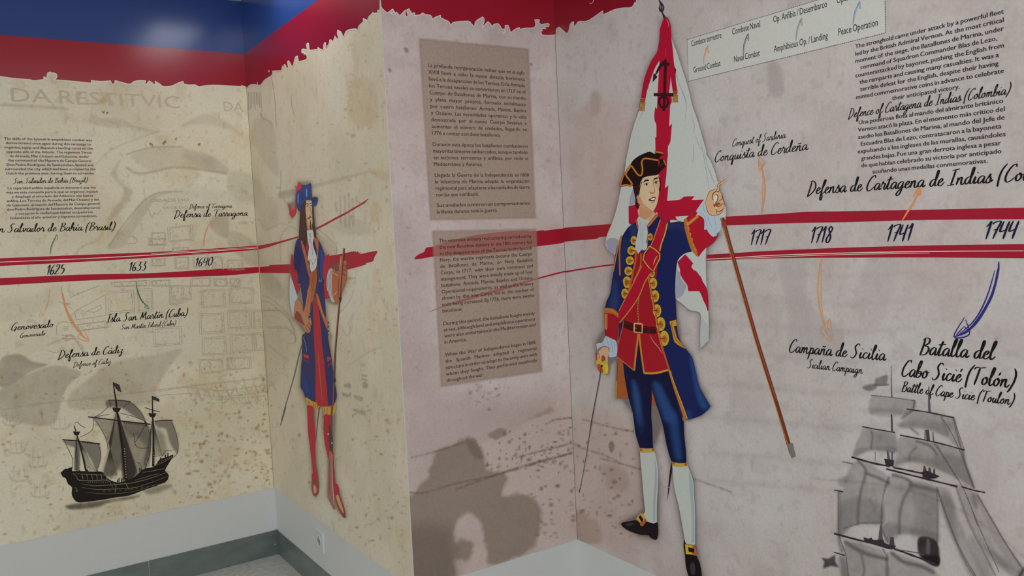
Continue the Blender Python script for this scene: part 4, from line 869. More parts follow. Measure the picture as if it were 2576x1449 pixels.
stripe('upper wide red brush stroke starting on the pier front and running to the flag', [
 ('brush_tip', 'C', p2f((5, 312), (30, 285), (75, 262), (95, 250), (110, 218), (172, 208), (175, 293), (60, 314), (8, 318)), RS, 1),
 ('faded_stroke', 'C', p2f((172, 208), (240, 182), (330, 152), (440, 130), (540, 108), (640, 94), (800, 78), (1010, 65), (990, 76), (1062, 73), (1064, 208), (900, 232), (700, 262), (560, 278), (420, 286), (380, 282), (300, 292), (175, 294)), FD, 3),
 ('stroke', 'C', p2f((1062, 74), (1120, 66), (1140, 72), (1180, 64), (1310, 50), (1310, 172), (1240, 186), (1150, 196), (1064, 208)), RS, 1),
 ('stroke', 'D', [(1419, 573), (1470, 569), (1536, 563.5), (1590, 560), (1590, 590), (1536, 594), (1507, 597), (1500, 601), (1460, 604), (1420, 608)], (140, 34, 42), 1)])
stripe('thin red brush line rising across the lower English panel to the standard bearer coat', [
 ('brush_tip', 'C', p2f((118, 778), (160, 762), (205, 745), (205, 751), (160, 766)), RS, 1),
 ('faded_stroke', 'C', p2f((205, 745), (330, 695), (460, 652), (600, 610), (760, 566), (920, 520), (1082, 478), (1082, 490), (920, 540), (760, 592), (600, 638), (460, 676), (330, 712), (205, 751)), FD, 3),
 ('stroke', 'C', p2f((1082, 478), (1240, 435), (1330, 416), (1330, 428), (1240, 449), (1082, 490)), RS, 1),
 ('stroke', 'D', [(1422, 682), (1480, 672.5), (1543, 664), (1600, 660), (1600, 664), (1543, 667.5), (1480, 676), (1422, 686)], RS, 1)])
stripe('upper thick red stripe above the dates of the side wall', [
 ('stroke', 'D', e4((230, 908), (270, 905), (450, 896), (640, 885), (850, 873), (1080, 857), (1300, 853), (1500, 850), (1900, 843), (2334, 834), (3400, 812), (3900, 806), (3900, 930), (3400, 930), (2334, 938), (1900, 948), (1500, 961), (1080, 967), (640, 981), (450, 988), (230, 996)), RS, 1)])
stripe('lower red triple stripe below the dates of the side wall', [
 ('stroke', 'D', e4((75, 1290), (340, 1275), (640, 1255), (1080, 1235), (1500, 1218), (2334, 1196), (3284, 1183), (3800, 1178), (3800, 1328), (3284, 1326), (2334, 1318), (1500, 1320), (1080, 1322), (640, 1330), (340, 1340), (75, 1352)), RS, 1),
 ('cream_gap', 'D', e4((75, 1331), (340, 1318), (640, 1298), (1080, 1280), (1500, 1268), (2334, 1252), (3284, 1248), (3284, 1254), (2334, 1262), (1500, 1277), (1080, 1289), (640, 1306), (340, 1326), (75, 1340)), CRM, 2),
 ('cream_gap', 'D', e4((340, 1331), (640, 1316), (1080, 1298), (1500, 1285), (2334, 1271), (2334, 1276), (1500, 1291), (1080, 1304), (640, 1322)), CRM, 2)])
# ------------------------------------------------------------------ old-map line drawing on the back wall (streets, blocks, letters)
def map_lines():
    a = Art('A'); R = random.Random(11); c = (144, 134, 114)
    blocks = [a3((150, 912), (375, 890), (384, 1030), (158, 1042)), a3((0, 960), (130, 955), (135, 1070), (0, 1078)), a2((980, 485), (1215, 468), (1228, 668), (990, 682)), a2((1250, 462), (1385, 455), (1395, 665), (1262, 672)),
              a2((690, 785), (972, 748), (980, 808), (700, 845)), a2((1390, 815), (1650, 800), (1660, 960), (1400, 985)), a2((1540, 430), (1666, 425), (1666, 590), (1545, 605)), a2((1010, 400), (1360, 380), (1360, 430), (1020, 440)), a2((1350, 0), (1510, 0), (1515, 60), (1350, 62)),
              a3((0, 1200), (130, 1195), (130, 1260), (0, 1265)), a3((215, 1180), (340, 1180), (345, 1290), (220, 1290)), a3((380, 1150), (520, 1150), (525, 1280), (385, 1280)), a3((550, 1180), (640, 1180), (660, 1290), (555, 1290)), a3((690, 1210), (830, 1210), (850, 1300), (700, 1300)),
              a3((0, 1400), (170, 1390), (170, 1449), (0, 1449)), a3((360, 1375), (540, 1370), (545, 1449), (360, 1449)), a3((570, 1380), (690, 1380), (700, 1449), (570, 1449)), a3((720, 1380), (810, 1380), (810, 1449), (720, 1449)), a3((190, 1100), (340, 1095), (345, 1130), (195, 1135))]
    bx = [(505, 730, 60, 44), (575, 725, 60, 40), (500, 790, 62, 50), (572, 782, 60, 46), (636, 780, 40, 46), (508, 850, 60, 44), (578, 842, 60, 46), (640, 838, 36, 44), (430, 720, 50, 36), (500, 905, 60, 34), (570, 900, 60, 30)]
    for x, y, w_, h in bx: blocks.append([(x, y), (x+w_, y-3), (x+w_+2, y+h-3), (x+2, y+h)])
    for P in blocks:
        P = [np.array(p) for p in P]
        for f in (0.0, 0.16):
            m = sum(P)/4; q = [p+(m-p)*f for p in P]
            for i in range(4): a.line([q[i], (q[i]+q[(i+1) % 4])/2+np.array([R.uniform(-.6, .6), R.uniform(-.6, .6)]), q[(i+1) % 4]], c, .9, 1, smooth=False)
        for k in range(26):
            u, v = R.random(), R.random()
            p = (P[0]*(1-u)+P[1]*u)*(1-v)+(P[3]*(1-u)+P[2]*u)*v
            a.line([p, p+np.array([R.uniform(-1, 1), R.uniform(1.5, 4)])], c, R.uniform(.8, 1.7), 1)
    tri = a2((680, 665), (962, 510), (965, 700), (692, 742)); tri2 = a2((790, 665), (915, 605), (925, 640), (860, 672))
    for T_ in (tri, tri2):
        for i in range(len(T_)): a.line([T_[i], T_[(i+1) % len(T_)]], c, 1.2, 1, smooth=False)
    for P in (a2((520, 880), (515, 800), (560, 760), (640, 770), (690, 800)), a2((560, 900), (600, 930), (660, 905), (640, 870)), a2((540, 580), (600, 600), (650, 640)), a2((430, 1020), (520, 1040), (560, 990)), a2((700, 940), (740, 1010), (780, 1040)), a2((640, 540), (720, 500), (900, 430)), zt((1560, 1330), (1640, 1340), (1660, 1400), (1540, 1420)), zt((1800, 990), (1850, 1100), (1870, 1040), (1910, 1060), (1960, 1000))):
        a.line(P, c, 1.3, 1)
    for P in (a2((575, 805), (625, 800)), a2((575, 820), (625, 815)), a2((578, 835), (622, 832)), a2((590, 590), (640, 588)), a2((590, 605), (640, 600)), a2((560, 880), (680, 890)), a2((570, 910), (690, 915)), a2((600, 870), (610, 940))): a.line(P, c, 1.5, 1)
    # harbour fortification line of small blocks below the hill
    for i in range(46):
        x = 545+i*3.2; y = 1003-i*.25; a.line([(x, y), (x, y+5)], c, .9, 1, smooth=False)
    for k in range(170):
        x = 548+R.random()*126; y = 985+R.random()*40
        a.line([(x, y), (x+R.uniform(-2, 2), y-R.uniform(2, 6))], c, .8, 1)
    a.line([(400, 985), (470, 975), (560, 982), (672, 968)], c, 1.0, 1); a.line([(400, 995), (480, 990), (560, 998), (672, 985)], c, 1.0, 1)
    for k in range(26): 
        x = 395+R.random()*250; y = 345+R.random()*30
    for x, y in z1((940, 1020), (975, 1030), (1375, 1310), (1500, 1290), (1600, 1270), (1815, 1315), (1385, 1330), (1490, 1310)):
        for j in range(6): a.line([(x+R.uniform(-4, 4), y+R.uniform(-4, 4)), (x+R.uniform(-4, 4), y+R.uniform(-4, 4))], (120, 104, 80), 1.6, 1)
    return tag(a.build('map_drawing', SHEET['A']), 'faint brown drawing of streets and city blocks', kind='stuff')
map_lines()
def mtext(tx, p, q, size, c=(146, 132, 110)):
    (s0, z0), (s1, z1_) = W('A', *p), W('A', *q)
    text_line('A', tx, s0, s1, z0, size, c, SHEET['A'], .0, name='map_lettering', zr=z1_, lay=1)
mtext('DA RESTITVIC', *z1((105, 925), (1640, 990)), .072, (160, 148, 126)); mtext('DA', *z1((2040, 1010), (2220, 1020)), .056, (160, 149, 128))
mtext('CIDADE DO', *a3((-10, 682), (345, 675)), .017); mtext('SAVA DO', *a3((105, 748), (335, 742)), .015); mtext('OR T', *a3((795, 885), (940, 882)), .014)
a = Art('B'); R = random.Random(5)
for k in range(60):
    x = 665+R.random()*75; y = 740+R.random()*240; a.line([(x, y), (x+R.uniform(-1, 6), y+R.uniform(-2, 4))], (142, 131, 113), 1.0, 1)
for k in range(9):
    x = z2((340+k*18, 0))[0][0]; a.line([(x, 232), (x+1, 262+R.random()*16)], (142, 130, 112), 1.1, 1)
for P in (l2((0, 300), (260, 320), (390, 560), (390, 690), (300, 690)), l2((70, 510), (300, 520), (400, 610)), z2((600, 860), (640, 1100), (660, 1449)), z2((480, 1280), (500, 1340), (560, 1370), (620, 1420)), z2((830, 1080), (835, 1200), (860, 1300))): a.line(P, (142, 131, 113), 1.2, 1)
tag(a.build('map_drawing', SHEET['B']), 'faint brown map strokes', kind='stuff')

# ------------------------------------------------------------------ flag bearer on the side wall
def D(): return Art('D')
WHF = (176, 180, 172); CRI = (160, 20, 46); GOLD = (176, 138, 44); GOR = (160, 88, 38); NAVY = (24, 32, 78); NAVD = (17, 21, 52)
SKIN = (196, 160, 128); SKD = (150, 96, 66); BK = (24, 17, 19); RD = (148, 24, 36)
flag_out = (q1((745, 165), (785, 240), (800, 360), (860, 520), (890, 620), (960, 840), (1000, 1010), (1050, 1150), (1090, 1290), (1135, 1449)) +
  q2((1115, 110), (1160, 180), (1205, 290), (1235, 400), (1250, 480), (1310, 640), (1315, 740), (1300, 795), (1265, 812), (1225, 900), (1120, 1050), (1118, 1400)) +
  q3((1300, 250), (1308, 400), (1312, 640), (1290, 690), (1230, 750), (1228, 600), (1235, 430), (1200, 395), (1130, 380), (1080, 340), (1030, 300), (995, 270), (900, 100)) +
  q2((185, 1130), (130, 1090), (98, 1030), (100, 980), (120, 910), (170, 790), (215, 640), (255, 445), (290, 290), (310, 150), (335, 30)) +
  q1((400, 1360), (440, 1200), (490, 1060), (515, 930), (540, 760), (600, 600), (675, 480), (690, 330), (700, 230)))
body_out = (q2((350, 220), (470, 115), (545, 90), (690, 100), (710, 210), (655, 400), (640, 600), (620, 740), (735, 800), (890, 790), (1035, 730), (1240, 925), (1030, 1150), (880, 1130), (830, 1180)) +
  q3((990, 200), (1000, 420), (1040, 680), (1140, 820), (1215, 1100), (1328, 1305), (1240, 1390), (1100, 1425), (1062, 1449)) + q4((1020, 450), (1080, 600), (1095, 900), (1100, 1170), (1155, 1440), (1050, 1449), (1000, 1120), (900, 560), (880, 420), (800, 100), (720, 300), (765, 600), (765, 1080), (740, 1115), (600, 1080), (440, 985), (600, 900), (640, 850), (600, 300), (545, 0)) +
  q3((485, 1230), (425, 1225), (430, 850), (360, 900), (340, 990), (240, 910), (235, 700), (312, 560), (310, 362), (365, 230), (390, 0)) + q2((175, 1330), (235, 1000), (330, 850), (430, 790), (400, 630), (380, 445), (250, 430)))
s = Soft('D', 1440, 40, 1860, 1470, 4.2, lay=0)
s.halo(flag_out, (98, 86, 84), .42, 9); s.halo(body_out, (92, 78, 74), .50, 10); hal = s  # printed drop shadow of flag and bearer, painted as dark halos
FB = empty('printed_standard_bearer', 'life-size printed flag bearer in blue coat, red waistcoat and black tricorne', 'mural figure')
FL = empty('printed_flag', 'tall printed white flag with red saw-edged cross and black anchor above the flag bearer', 'flag')
s.build('printed_drop_shadow', FL)
D().poly(flag_out, WHF, 1).build('flag_cloth', FL)
a = D()
a.poly(q2((98, 1000), (120, 975), (160, 958), (200, 965), (232, 985), (215, 1050), (185, 1130), (130, 1090)), (142, 144, 158), 2)
a.poly(q2((380, 450), (345, 540), (335, 640), (400, 610), (400, 520)), (142, 144, 158), 2)
a.poly(q3((1000, 0), (1035, 20), (1045, 80), (1100, 150), (1060, 240), (1010, 270), (990, 260)), (146, 148, 156), 2)
a.poly(q3((1240, 440), (1310, 540), (1312, 640), (1290, 690), (1230, 750), (1228, 600)), (164, 168, 166), 2)
tag(a.build('fold_shading', FL), kind='stuff')
a = D()
a.poly(q2((600, -60), (745, -40), (740, 0), (725, 40), (730, 110), (720, 200), (715, 300), (698, 460), (733, 425), (728, 510), (720, 585), (850, 572), (895, 542), (1000, 538), (968, 575), (1095, 572), (1050, 640), (1000, 760), (900, 850), (700, 850), (430, 850), (332, 812), (330, 640), (430, 600), (600, 400), (605, 200)), CRI, 3)
a.poly(q1((690, 500), (800, 500), (795, 730), (783, 850), (780, 885), (800, 920), (804, 980), (790, 1010), (785, 1100), (778, 1215), (806, 1185), (800, 1260), (790, 1360), (770, 1400), (765, 1449), (652, 1449), (657, 1210), (640, 1160), (637, 1090), (648, 1022), (662, 1050), (668, 900), (680, 700)), CRI, 4)
a.poly(q2((905, 1125), (940, 1165), (970, 1200), (985, 1215), (966, 1250), (1000, 1300), (1060, 1350), (1095, 1440), (1120, 1500), (935, 1500), (920, 1420), (870, 1330), (835, 1230), (825, 1205)), CRI, 3)
a.poly(q3((1035, 0), (1040, 40), (1060, 80), (1112, 152), (1115, 125), (1150, 165), (1220, 200), (1260, 290), (1283, 335), (1300, 392), (1308, 380), (1306, 270), (1290, 170), (1240, 90), (1180, 0)), CRI, 4)
a.poly(q2((803, 745), (940, 735), (905, 765), (890, 797), (868, 797), (825, 780)), WHF, 5); a.poly(q2((753, 778), (810, 780), (850, 792), (753, 805)), WHF, 5)
a.build('red_cross', FL)
a = D()
a.poly(q1((745, 165), (770, 178), (785, 215), (795, 260), (800, 360), (815, 480), (825, 600), (840, 700), (845, 790), (860, 868), (815, 880), (805, 820), (795, 730), (785, 640), (690, 640), (690, 575), (640, 660), (600, 770), (565, 880), (552, 945), (513, 942), (515, 900), (540, 760), (600, 600), (660, 505), (675, 440), (685, 380), (692, 280), (715, 205)), CRI, 6)
a.line(q1((755, 185), (770, 215), (778, 260)), (206, 120, 130), 1.3, 7); a.line(q1((742, 470), (745, 520), (743, 545)), (196, 80, 96), .7, 7)
a.build('red_bow', FL)
a = D(); AN = (54, 20, 26)
a.poly(q1((731, 600), (758, 600), (750, 880), (742, 1066), (716, 1066), (722, 880)), AN, 8)
a.poly(q1((748, 560), (760, 600), (787, 603), (782, 628), (758, 636), (735, 625), (705, 645), (675, 690), (652, 722), (668, 738), (620, 790), (630, 703), (646, 712), (668, 655), (700, 605), (730, 578)), AN, 8)
a.poly(q1((632, 893), (820, 893), (822, 926), (632, 922)), AN, 8); a.poly(q1((830, 638), (846, 668), (838, 722), (834, 690)), AN, 7)
a.line(q1((727, 928), (690, 945), (686, 985), (700, 1020), (727, 1036), (755, 1020), (770, 985), (762, 945), (727, 928)), AN, 5.6, 8)
a.build('anchor', FL)
for nm, P in (('tassel', ((500, 945), (550, 948), (545, 1062))), ('tassel', ((815, 873), (860, 870), (868, 978)))):
    a = D(); x0, x1 = P[0][0], P[1][0]; y0, y1 = P[0][1], P[2][1]; dx = (P[2][0]-x1)
    a.poly(q1((x0, y0+4), (x1, y0-2), (x1-3, y0+50), (x0+2, y0+52)), (126, 56, 34), 7)
    for k in range(9):
        u = x0+(x1-x0)*k/8; a.line(q1((u, y0+40), (u-6+dx*.7, y1-10), (u-10+dx+k, y1+4)), (176, 140, 62) if k % 2 else (140, 78, 40), 1.3, 8)
    for k in range(3): a.line(q1((x0, y0+8+k*14), (x1-2, y0+4+k*14)), (170, 104, 50), 1.0, 8)
    a.build(nm, FL)
a = D(); FN = (48, 44, 56)
a.poly(q1((676, -20), (690, 5), (712, 30), (732, 65), (728, 95), (716, 115), (748, 168), (728, 188), (706, 122), (686, 108), (680, 75), (690, 40), (680, 10)), FN, 4)
a.poly(q1((697, 40), (705, 60), (698, 95), (692, 75)), (110, 104, 112), 5); a.poly(q1((712, 52), (722, 70), (716, 95), (710, 80)), (110, 104, 112), 5)
a.build('spear_tip', FL)
a = D()
for P in (((565, 880), (545, 990), (515, 1100), (490, 1160)), ((835, 640), (850, 720), (880, 820), (930, 930), (945, 1020), (930, 1160)), ((985, 1100), (1020, 1200), (1010, 1280)), ((900, 870), (925, 930), (940, 1000)), ((1030, 1290), (1060, 1380), (1090, 1440))): a.line(q1(*P), (132, 138, 154), 1.0, 5, taper=True)
for P in (((1060, -30), (1090, 120), (1120, 300), (1150, 470)), ((985, 10), (990, 110), (975, 200)), ((1150, 260), (1190, 380), (1225, 460)), ((1095, 60), (1130, 230), (1180, 380)), ((1230, 700), (1240, 760), (1260, 830))): a.line(q2(*P), (132, 140, 152), 1.0, 5, taper=True)
tag(a.build('fold_line', FL), kind='stuff')
a = D(); a.line([(1818, 548), (1846, 650), (1873, 745), (1906, 860), (1950, 1000), (1992, 1140)], (106, 50, 34), 10.5, 7, 10)
a.line([(1815, 548), (1842, 650), (1869, 745), (1902, 862), (1946, 1002), (1986, 1128)], (176, 122, 66), 1.8, 8, 1.4)
a.line([(1822, 560), (1850, 660), (1877, 755), (1910, 870), (1955, 1008)], (140, 84, 60), 1.6, 8)
a.poly(q2((1262, 812), (1280, 800), (1312, 790), (1330, 830), (1290, 850)), (126, 64, 40), 8)
a.build('flagpole', FL)
a = D(); a.poly([(1981, 1118), (1995, 1114), (2003, 1148), (1992, 1152)], (112, 104, 98), 9); a.build('pole_ferrule', FL)

# the man, back to front
a = D(); a.poly(q3((440, 850), (485, 880), (500, 1000), (520, 1120), (542, 1232), (470, 1230), (422, 1222), (425, 1120), (432, 1000)), (150, 82, 40), 2)
a.poly(q3((765, 1150), (800, 1240), (815, 1302), (765, 1285)), (156, 78, 40), 2); a.line(q3((428, 1060), (423, 1222)), (180, 140, 50), 1.4, 3); a.line(q3((440, 850), (432, 1000), (428, 1060)), (120, 40, 34), 1.6, 3)
a.build('coat_lining', FB)
a = D(); a.poly(q4((885, 425), (896, 480), (880, 580), (868, 662), (862, 700), (850, 775), (856, 650), (868, 540)), (46, 26, 30), 2); a.line(q4((856, 655), (870, 660)), (150, 140, 134), 1.4, 3); a.build('scabbard', FB)
a = D()
a.poly(q3((485, 865), (600, 900), (700, 900), (930, 900), (965, 1060), (768, 1160), (762, 1290), (760, 1400))+q4((715, 130), (718, 230), (722, 308), (604, 306), (582, 240), (562, 170), (552, 80), (541, 0))+q3((565, 1310), (530, 1180), (500, 1020)), NAVD, 2)
a.poly(q3((690, 960), (930, 930), (960, 1000), (1000, 1150), (1062, 1449))+q4((995, 60), (1000, 200), (1014, 330), (1018, 442), (890, 435), (866, 370), (840, 270), (812, 120), (778, 0))+q3((800, 1270), (768, 1160)), NAVD, 3)
a.build('breeches', FB)
s = Soft('D', 1560, 940, 1740, 1180, 3, lay=4.9)
s.wash(q3((575, 1075), (610, 1080), (650, 1200), (668, 1400), (660, 1480), (630, 1449), (598, 1300)), (44, 74, 126), .8, 8)
s.wash(q3((780, 1080), (840, 1090), (900, 1200), (960, 1330), (1000, 1449), (900, 1449), (850, 1330), (800, 1200)), (42, 72, 124), .8, 9)
s.wash(q4((860, 0), (930, 0), (960, 200), (980, 400), (925, 405), (890, 250)), (38, 66, 118), .75, 9)
s.wash(q4((585, 0), (640, 20), (650, 120), (615, 190), (590, 120)), (32, 48, 92), .6, 8)
tag(s.build('blue_sheen', FB), kind='stuff')
for P, nm in ((((600, 307), (668, 318), (737, 308), (737, 342), (668, 350), (603, 340)), 'knee_band'), (((885, 427), (955, 446), (1027, 438), (1030, 470), (960, 475), (893, 462)), 'knee_band')):
    a = D(); a.poly(q4(*P), (176, 152, 52), 5)
    a.poly(q4((P[0][0]+3, P[0][1]+4), (P[0][0]+30, P[0][1]+10), (P[0][0]+28, P[0][1]+28), (P[0][0]+8, P[0][1]+26)), (160, 78, 40), 6); a.poly(q4((P[2][0]-26, P[2][1]+6), (P[2][0]-4, P[2][1]+2), (P[2][0]-4, P[2][1]+26), (P[2][0]-24, P[2][1]+28)), (156, 80, 40), 6)
    a.build(nm, FB)
ST = (172, 177, 168)
for P, sh in ((((605, 343), (668, 350), (737, 342), (750, 400), (765, 500), (766, 640), (757, 800), (756, 978), (720, 978), (665, 960), (636, 902), (652, 870), (642, 780), (630, 640), (616, 480)), ((735, 400), (755, 500), (755, 640), (745, 800), (742, 960), (720, 960), (725, 760), (738, 560))),
              (((893, 464), (960, 475), (1032, 468), (1055, 530), (1080, 600), (1090, 750), (1096, 900), (1096, 1170), (1010, 1162), (1000, 1100), (985, 1010), (950, 820), (915, 680), (900, 560)), ((1040, 520), (1072, 600), (1082, 750), (1090, 900), (1090, 1150), (1068, 1150), (1070, 900), (1050, 700)))):
    a = D(); a.poly(q4(*P), ST, 4); a.poly(q4(*sh), (146, 158, 162), 5); a.build('stocking', FB)
a = D(); a.poly(q4((438, 985), (460, 968), (515, 960), (572, 952), (620, 990), (665, 962), (720, 980), (757, 970), (766, 1000), (768, 1060), (754, 1122), (720, 1118), (695, 1102), (680, 1085), (640, 1082), (600, 1078), (520, 1052), (462, 1018)), BK, 5, True); a.poly(q4((470, 985), (530, 975), (560, 985), (500, 1000)), (52, 46, 46), 6, True); sh = a.build('shoe', FB)
a = D(); a.poly(q4((570, 938), (608, 892), (632, 892), (668, 952), (632, 1004), (612, 1000), (600, 965)), (182, 150, 44), 7); a.poly(q4((600, 965), (632, 965), (650, 935), (668, 952), (632, 1004), (612, 1000)), (160, 88, 40), 8); a.poly(q4((592, 920), (610, 905), (636, 942), (630, 966), (616, 962)), BK, 9); a.build('shoe_buckle', sh)
a = D(); a.poly(q4((998, 1120), (1015, 1158), (1050, 1200), (1105, 1180), (1110, 1270), (1140, 1340), (1157, 1449), (1150, 1500), (1110, 1530), (1065, 1505), (1035, 1440), (1012, 1350), (1006, 1260), (994, 1190)), BK, 5); a.poly(q4((1055, 1340), (1085, 1330), (1100, 1400), (1080, 1440), (1055, 1400)), (56, 48, 50), 6, True); sh = a.build('shoe', FB)
a = D(); a.poly(q4((1008, 1163), (1050, 1172), (1090, 1175), (1102, 1200), (1112, 1268), (1060, 1256), (1014, 1252)), (186, 156, 44), 7); a.poly(q4((1072, 1176), (1092, 1176), (1112, 1268), (1070, 1255)), (164, 88, 40), 8); a.poly(q4((1035, 1190), (1090, 1204), (1090, 1240), (1040, 1230)), BK, 9); a.build('shoe_buckle', sh)
coat = (q2((430, 790), (405, 800), (330, 850), (280, 920), (235, 1000), (205, 1080), (185, 1200), (175, 1330), (162, 1400), (165, 1449)) + q3((388, 60), (378, 150), (362, 230), (330, 300), (318, 365), (445, 432), (452, 560), (442, 700), (470, 800), (915, 930), (955, 1060), (1000, 1210), (1100, 1427), (1160, 1420), (1240, 1390), (1300, 1340), (1328, 1305), (1260, 1190), (1215, 1100), (1170, 900), (1145, 825), (1085, 745), (1040, 680), (1010, 580), (1000, 420), (990, 200), (995, 40)) + q2((812, 1300), (828, 1190), (880, 1130), (925, 1108), (975, 1100), (945, 1030), (915, 920), (893, 800), (850, 785), (800, 795), (735, 800), (700, 790), (655, 765), (620, 740)))
a = D(); a.poly(coat, NAVY, 3); a.poly(q3((955, 1060), (1040, 1400), (1100, 1427), (1010, 1220)), NAVY, 4); co = a.build('coat', FB)
s = Soft('D', 1530, 550, 1800, 1070, 3.4, lay=4.9)
s.wash(q2((660, 800), (760, 800), (880, 800), (900, 900), (820, 860), (720, 880)), (44, 60, 104), .5, 8)
s.wash(q3((400, 110), (430, 120), (445, 280), (430, 375), (352, 345), (365, 290)), (48, 68, 120), .55, 7)
s.wash(q3((1130, 820), (1170, 900), (1215, 1100), (1275, 1240), (1305, 1305), (1275, 1330), (1225, 1290), (1175, 1120)), (46, 82, 140), .6, 7)
s.wash(q3((1080, 1340), (1140, 1350), (1150, 1420), (1105, 1427)), (40, 70, 130), .5, 6)
s.wash(q2((240, 1000), (300, 960), (350, 1000), (300, 1200), (250, 1300), (215, 1300)), (40, 56, 104), .45, 8)
s.wash(q2((340, 850), (400, 830), (420, 900), (370, 950)), (52, 66, 112), .5, 6)
tag(s.build('blue_sheen', co), kind='stuff')
# waistcoat, belt, sash
vest = (q2((395, 1095), (480, 1110), (600, 1180), (620, 1300), (590, 1449)) + q3((735, 60), (752, 150), (770, 250), (785, 340), (800, 430), (830, 600), (870, 760), (905, 880), (930, 962), (810, 997), (690, 992), (672, 900), (655, 780), (640, 690), (620, 830), (597, 967), (520, 905), (436, 835), (440, 760), (442, 700), (470, 600), (497, 480), (452, 500), (448, 400), (500, 290), (540, 200), (560, 100), (590, 0)) + q2((385, 1200),))
a = D(); a.poly(vest, RD, 5); a.poly(q3((640, 690), (655, 780), (672, 900), (690, 992), (600, 960), (620, 830)), NAVD, 6); ve = a.build('waistcoat', FB)
a = D()
a.line(q3((640, 255), (632, 360), (638, 500)), (176, 116, 56), 3.0, 7); a.line(q3((636, 610), (615, 780), (597, 960)), (176, 116, 50), 4.4, 7); a.line(q3((645, 610), (665, 800), (692, 985)), (176, 116, 50), 4.4, 7)
a.line(q3((436, 832), (520, 900), (597, 962)), (168, 104, 50), 2.4, 7); a.line(q3((690, 985), (800, 985), (930, 952)), (182, 134, 48), 5.0, 7); a.line(q3((497, 485), (470, 600), (445, 700)), (156, 78, 40), 2.6, 7)
a.line(q2((455, 1120), (450, 1250), (380, 1400)), (170, 110, 46), 2.4, 7)
for k in range(9): a.oval(*q3((634, 275+k*26))[0], 1.4, 2.4, (120, 60, 34), 8, 8)
a.build('gold_piping', ve)
a = D(); a.line(q3((735, 50), (770, 250), (805, 430), (835, 600), (873, 760), (935, 960)), GOR, 3.6, 8, 4.6); a.line(q3((930, 950), (985, 1120), (1040, 1270), (1092, 1425)), (170, 100, 40), 5.0, 8, 10); a.line(q3((938, 960), (995, 1120), (1052, 1270), (1106, 1422)), (186, 166, 56), 1.6, 9)
a.line(q3((728, 50), (762, 250), (797, 430), (827, 600), (865, 760)), (186, 150, 60), 1.0, 9)
a.line(q2((408, 1100), (400, 1200), (370, 1330), (345, 1449)), GOR, 4.5, 8); a.line(q3((590, 0), (570, 90), (545, 195)), (170, 104, 44), 4, 8)
a.line(q2((520, 850), (525, 930), (520, 1030)), GOR, 3.2, 8); a.line(q2((265, 935), (235, 1010), (205, 1150), (178, 1300)), (168, 116, 46), 3.8, 8, 2.4); a.line(q2((258, 945), (240, 1100), (245, 1340)), (160, 92, 42), 4.0, 8)
a.poly(q3((935, 490), (998, 473), (1008, 530), (975, 536), (1012, 650), (1098, 752), (1060, 738), (985, 688), (960, 590)), (180, 134, 46), 8); a.line(q3((965, 500), (955, 530), (985, 630), (1000, 670), (1080, 738)), (124, 58, 34), 1.6, 9); a.line(q3((985, 545), (1010, 655)), (140, 70, 36), 1.4, 9)
a.build('gold_trim', co)
sc = [q2((385, 985))[0], q2((360, 1088))[0], q2((345, 1190))[0], q2((330, 1295))[0], q2((315, 1398))[0], q3((528, 122))[0], q3((508, 222))[0], q2((552, 950))[0], q3((768, 28))[0], q3((778, 125))[0], q3((796, 247))[0], q3((816, 386))[0], q3((850, 515))[0], q3((885, 652))[0]]
rr = [(8, 11), (10, 11), (10, 11), (10, 11), (10, 12), (9, 12.5), (9, 12.5), (6, 9), (7, 10), (10, 14), (10.5, 15), (10.5, 16), (11.5, 17.5), (12, 19)]
for i, ((x, y), (rx, ry)) in enumerate(zip(sc, rr)):
    a = D(); a.oval(x, y, rx+1.2, ry+1.2, (70, 40, 26), 6, 20); a.oval(x, y, rx, ry, (184, 152, 52), 7, 20)
    a.oval(x, y+ry*.1, rx*.55, ry*.5, (164, 110, 46), 8, 14)
    sg = 1 if i >= 7 else -1
    for k in range(5):
        th = (k-2)*.55; a.line([(x-sg*rx*.2, y), (x+sg*rx*.75*math.cos(th), y+ry*.75*math.sin(th))], (128, 66, 38), 1.1, 9)
    a.line([(x-sg*rx*.9, y), (x+sg*rx*.1, y)], (110, 44, 32), 2.0, 9)
    a.build('gold_loop', co)
a = D(); a.poly(q3((500, 478), (560, 500), (620, 520), (700, 535), (800, 545), (812, 606), (760, 608), (680, 600), (600, 587), (545, 570), (495, 548)), (62, 18, 20), 8); a.line(q3((742, 548), (742, 606)), (96, 40, 34), 1.2, 9); a.line(q3((505, 500), (600, 525), (700, 548), (800, 560)), (92, 34, 30), 1.2, 9); be = a.build('belt', ve)
a = D(); P = q3((598, 508), (672, 514), (676, 524), (672, 600), (600, 592), (596, 582)); a.line(P+[P[0]], (196, 160, 106), 3.2, 10, smooth=False); a.line(q3((600, 552), (618, 555)), (196, 160, 106), 1.8, 10); a.build('belt_buckle', be)
a = D(); a.line(q3((748, 622), (780, 680), (830, 740), (868, 800)), (178, 106, 92), 2.6, 8, taper=True); a.build('dagger', FB)
a = D()
a.poly(q2((650, 768), (730, 805), (712, 870), (690, 950), (660, 1060), (645, 1150), (590, 1290))+q3((760, 20), (700, 115), (640, 255), (560, 375), (455, 512), (450, 390), (500, 292), (580, 140), (650, 0))+q2((470, 1240), (490, 1170), (560, 1030), (620, 860)), CRI, 10)
a.line(q2((655, 775), (625, 860), (570, 1010), (545, 1050)), (176, 116, 50), 2.6, 11); a.line(q2((726, 810), (700, 920), (665, 1020), (648, 1090)), (180, 158, 50), 3.0, 11)
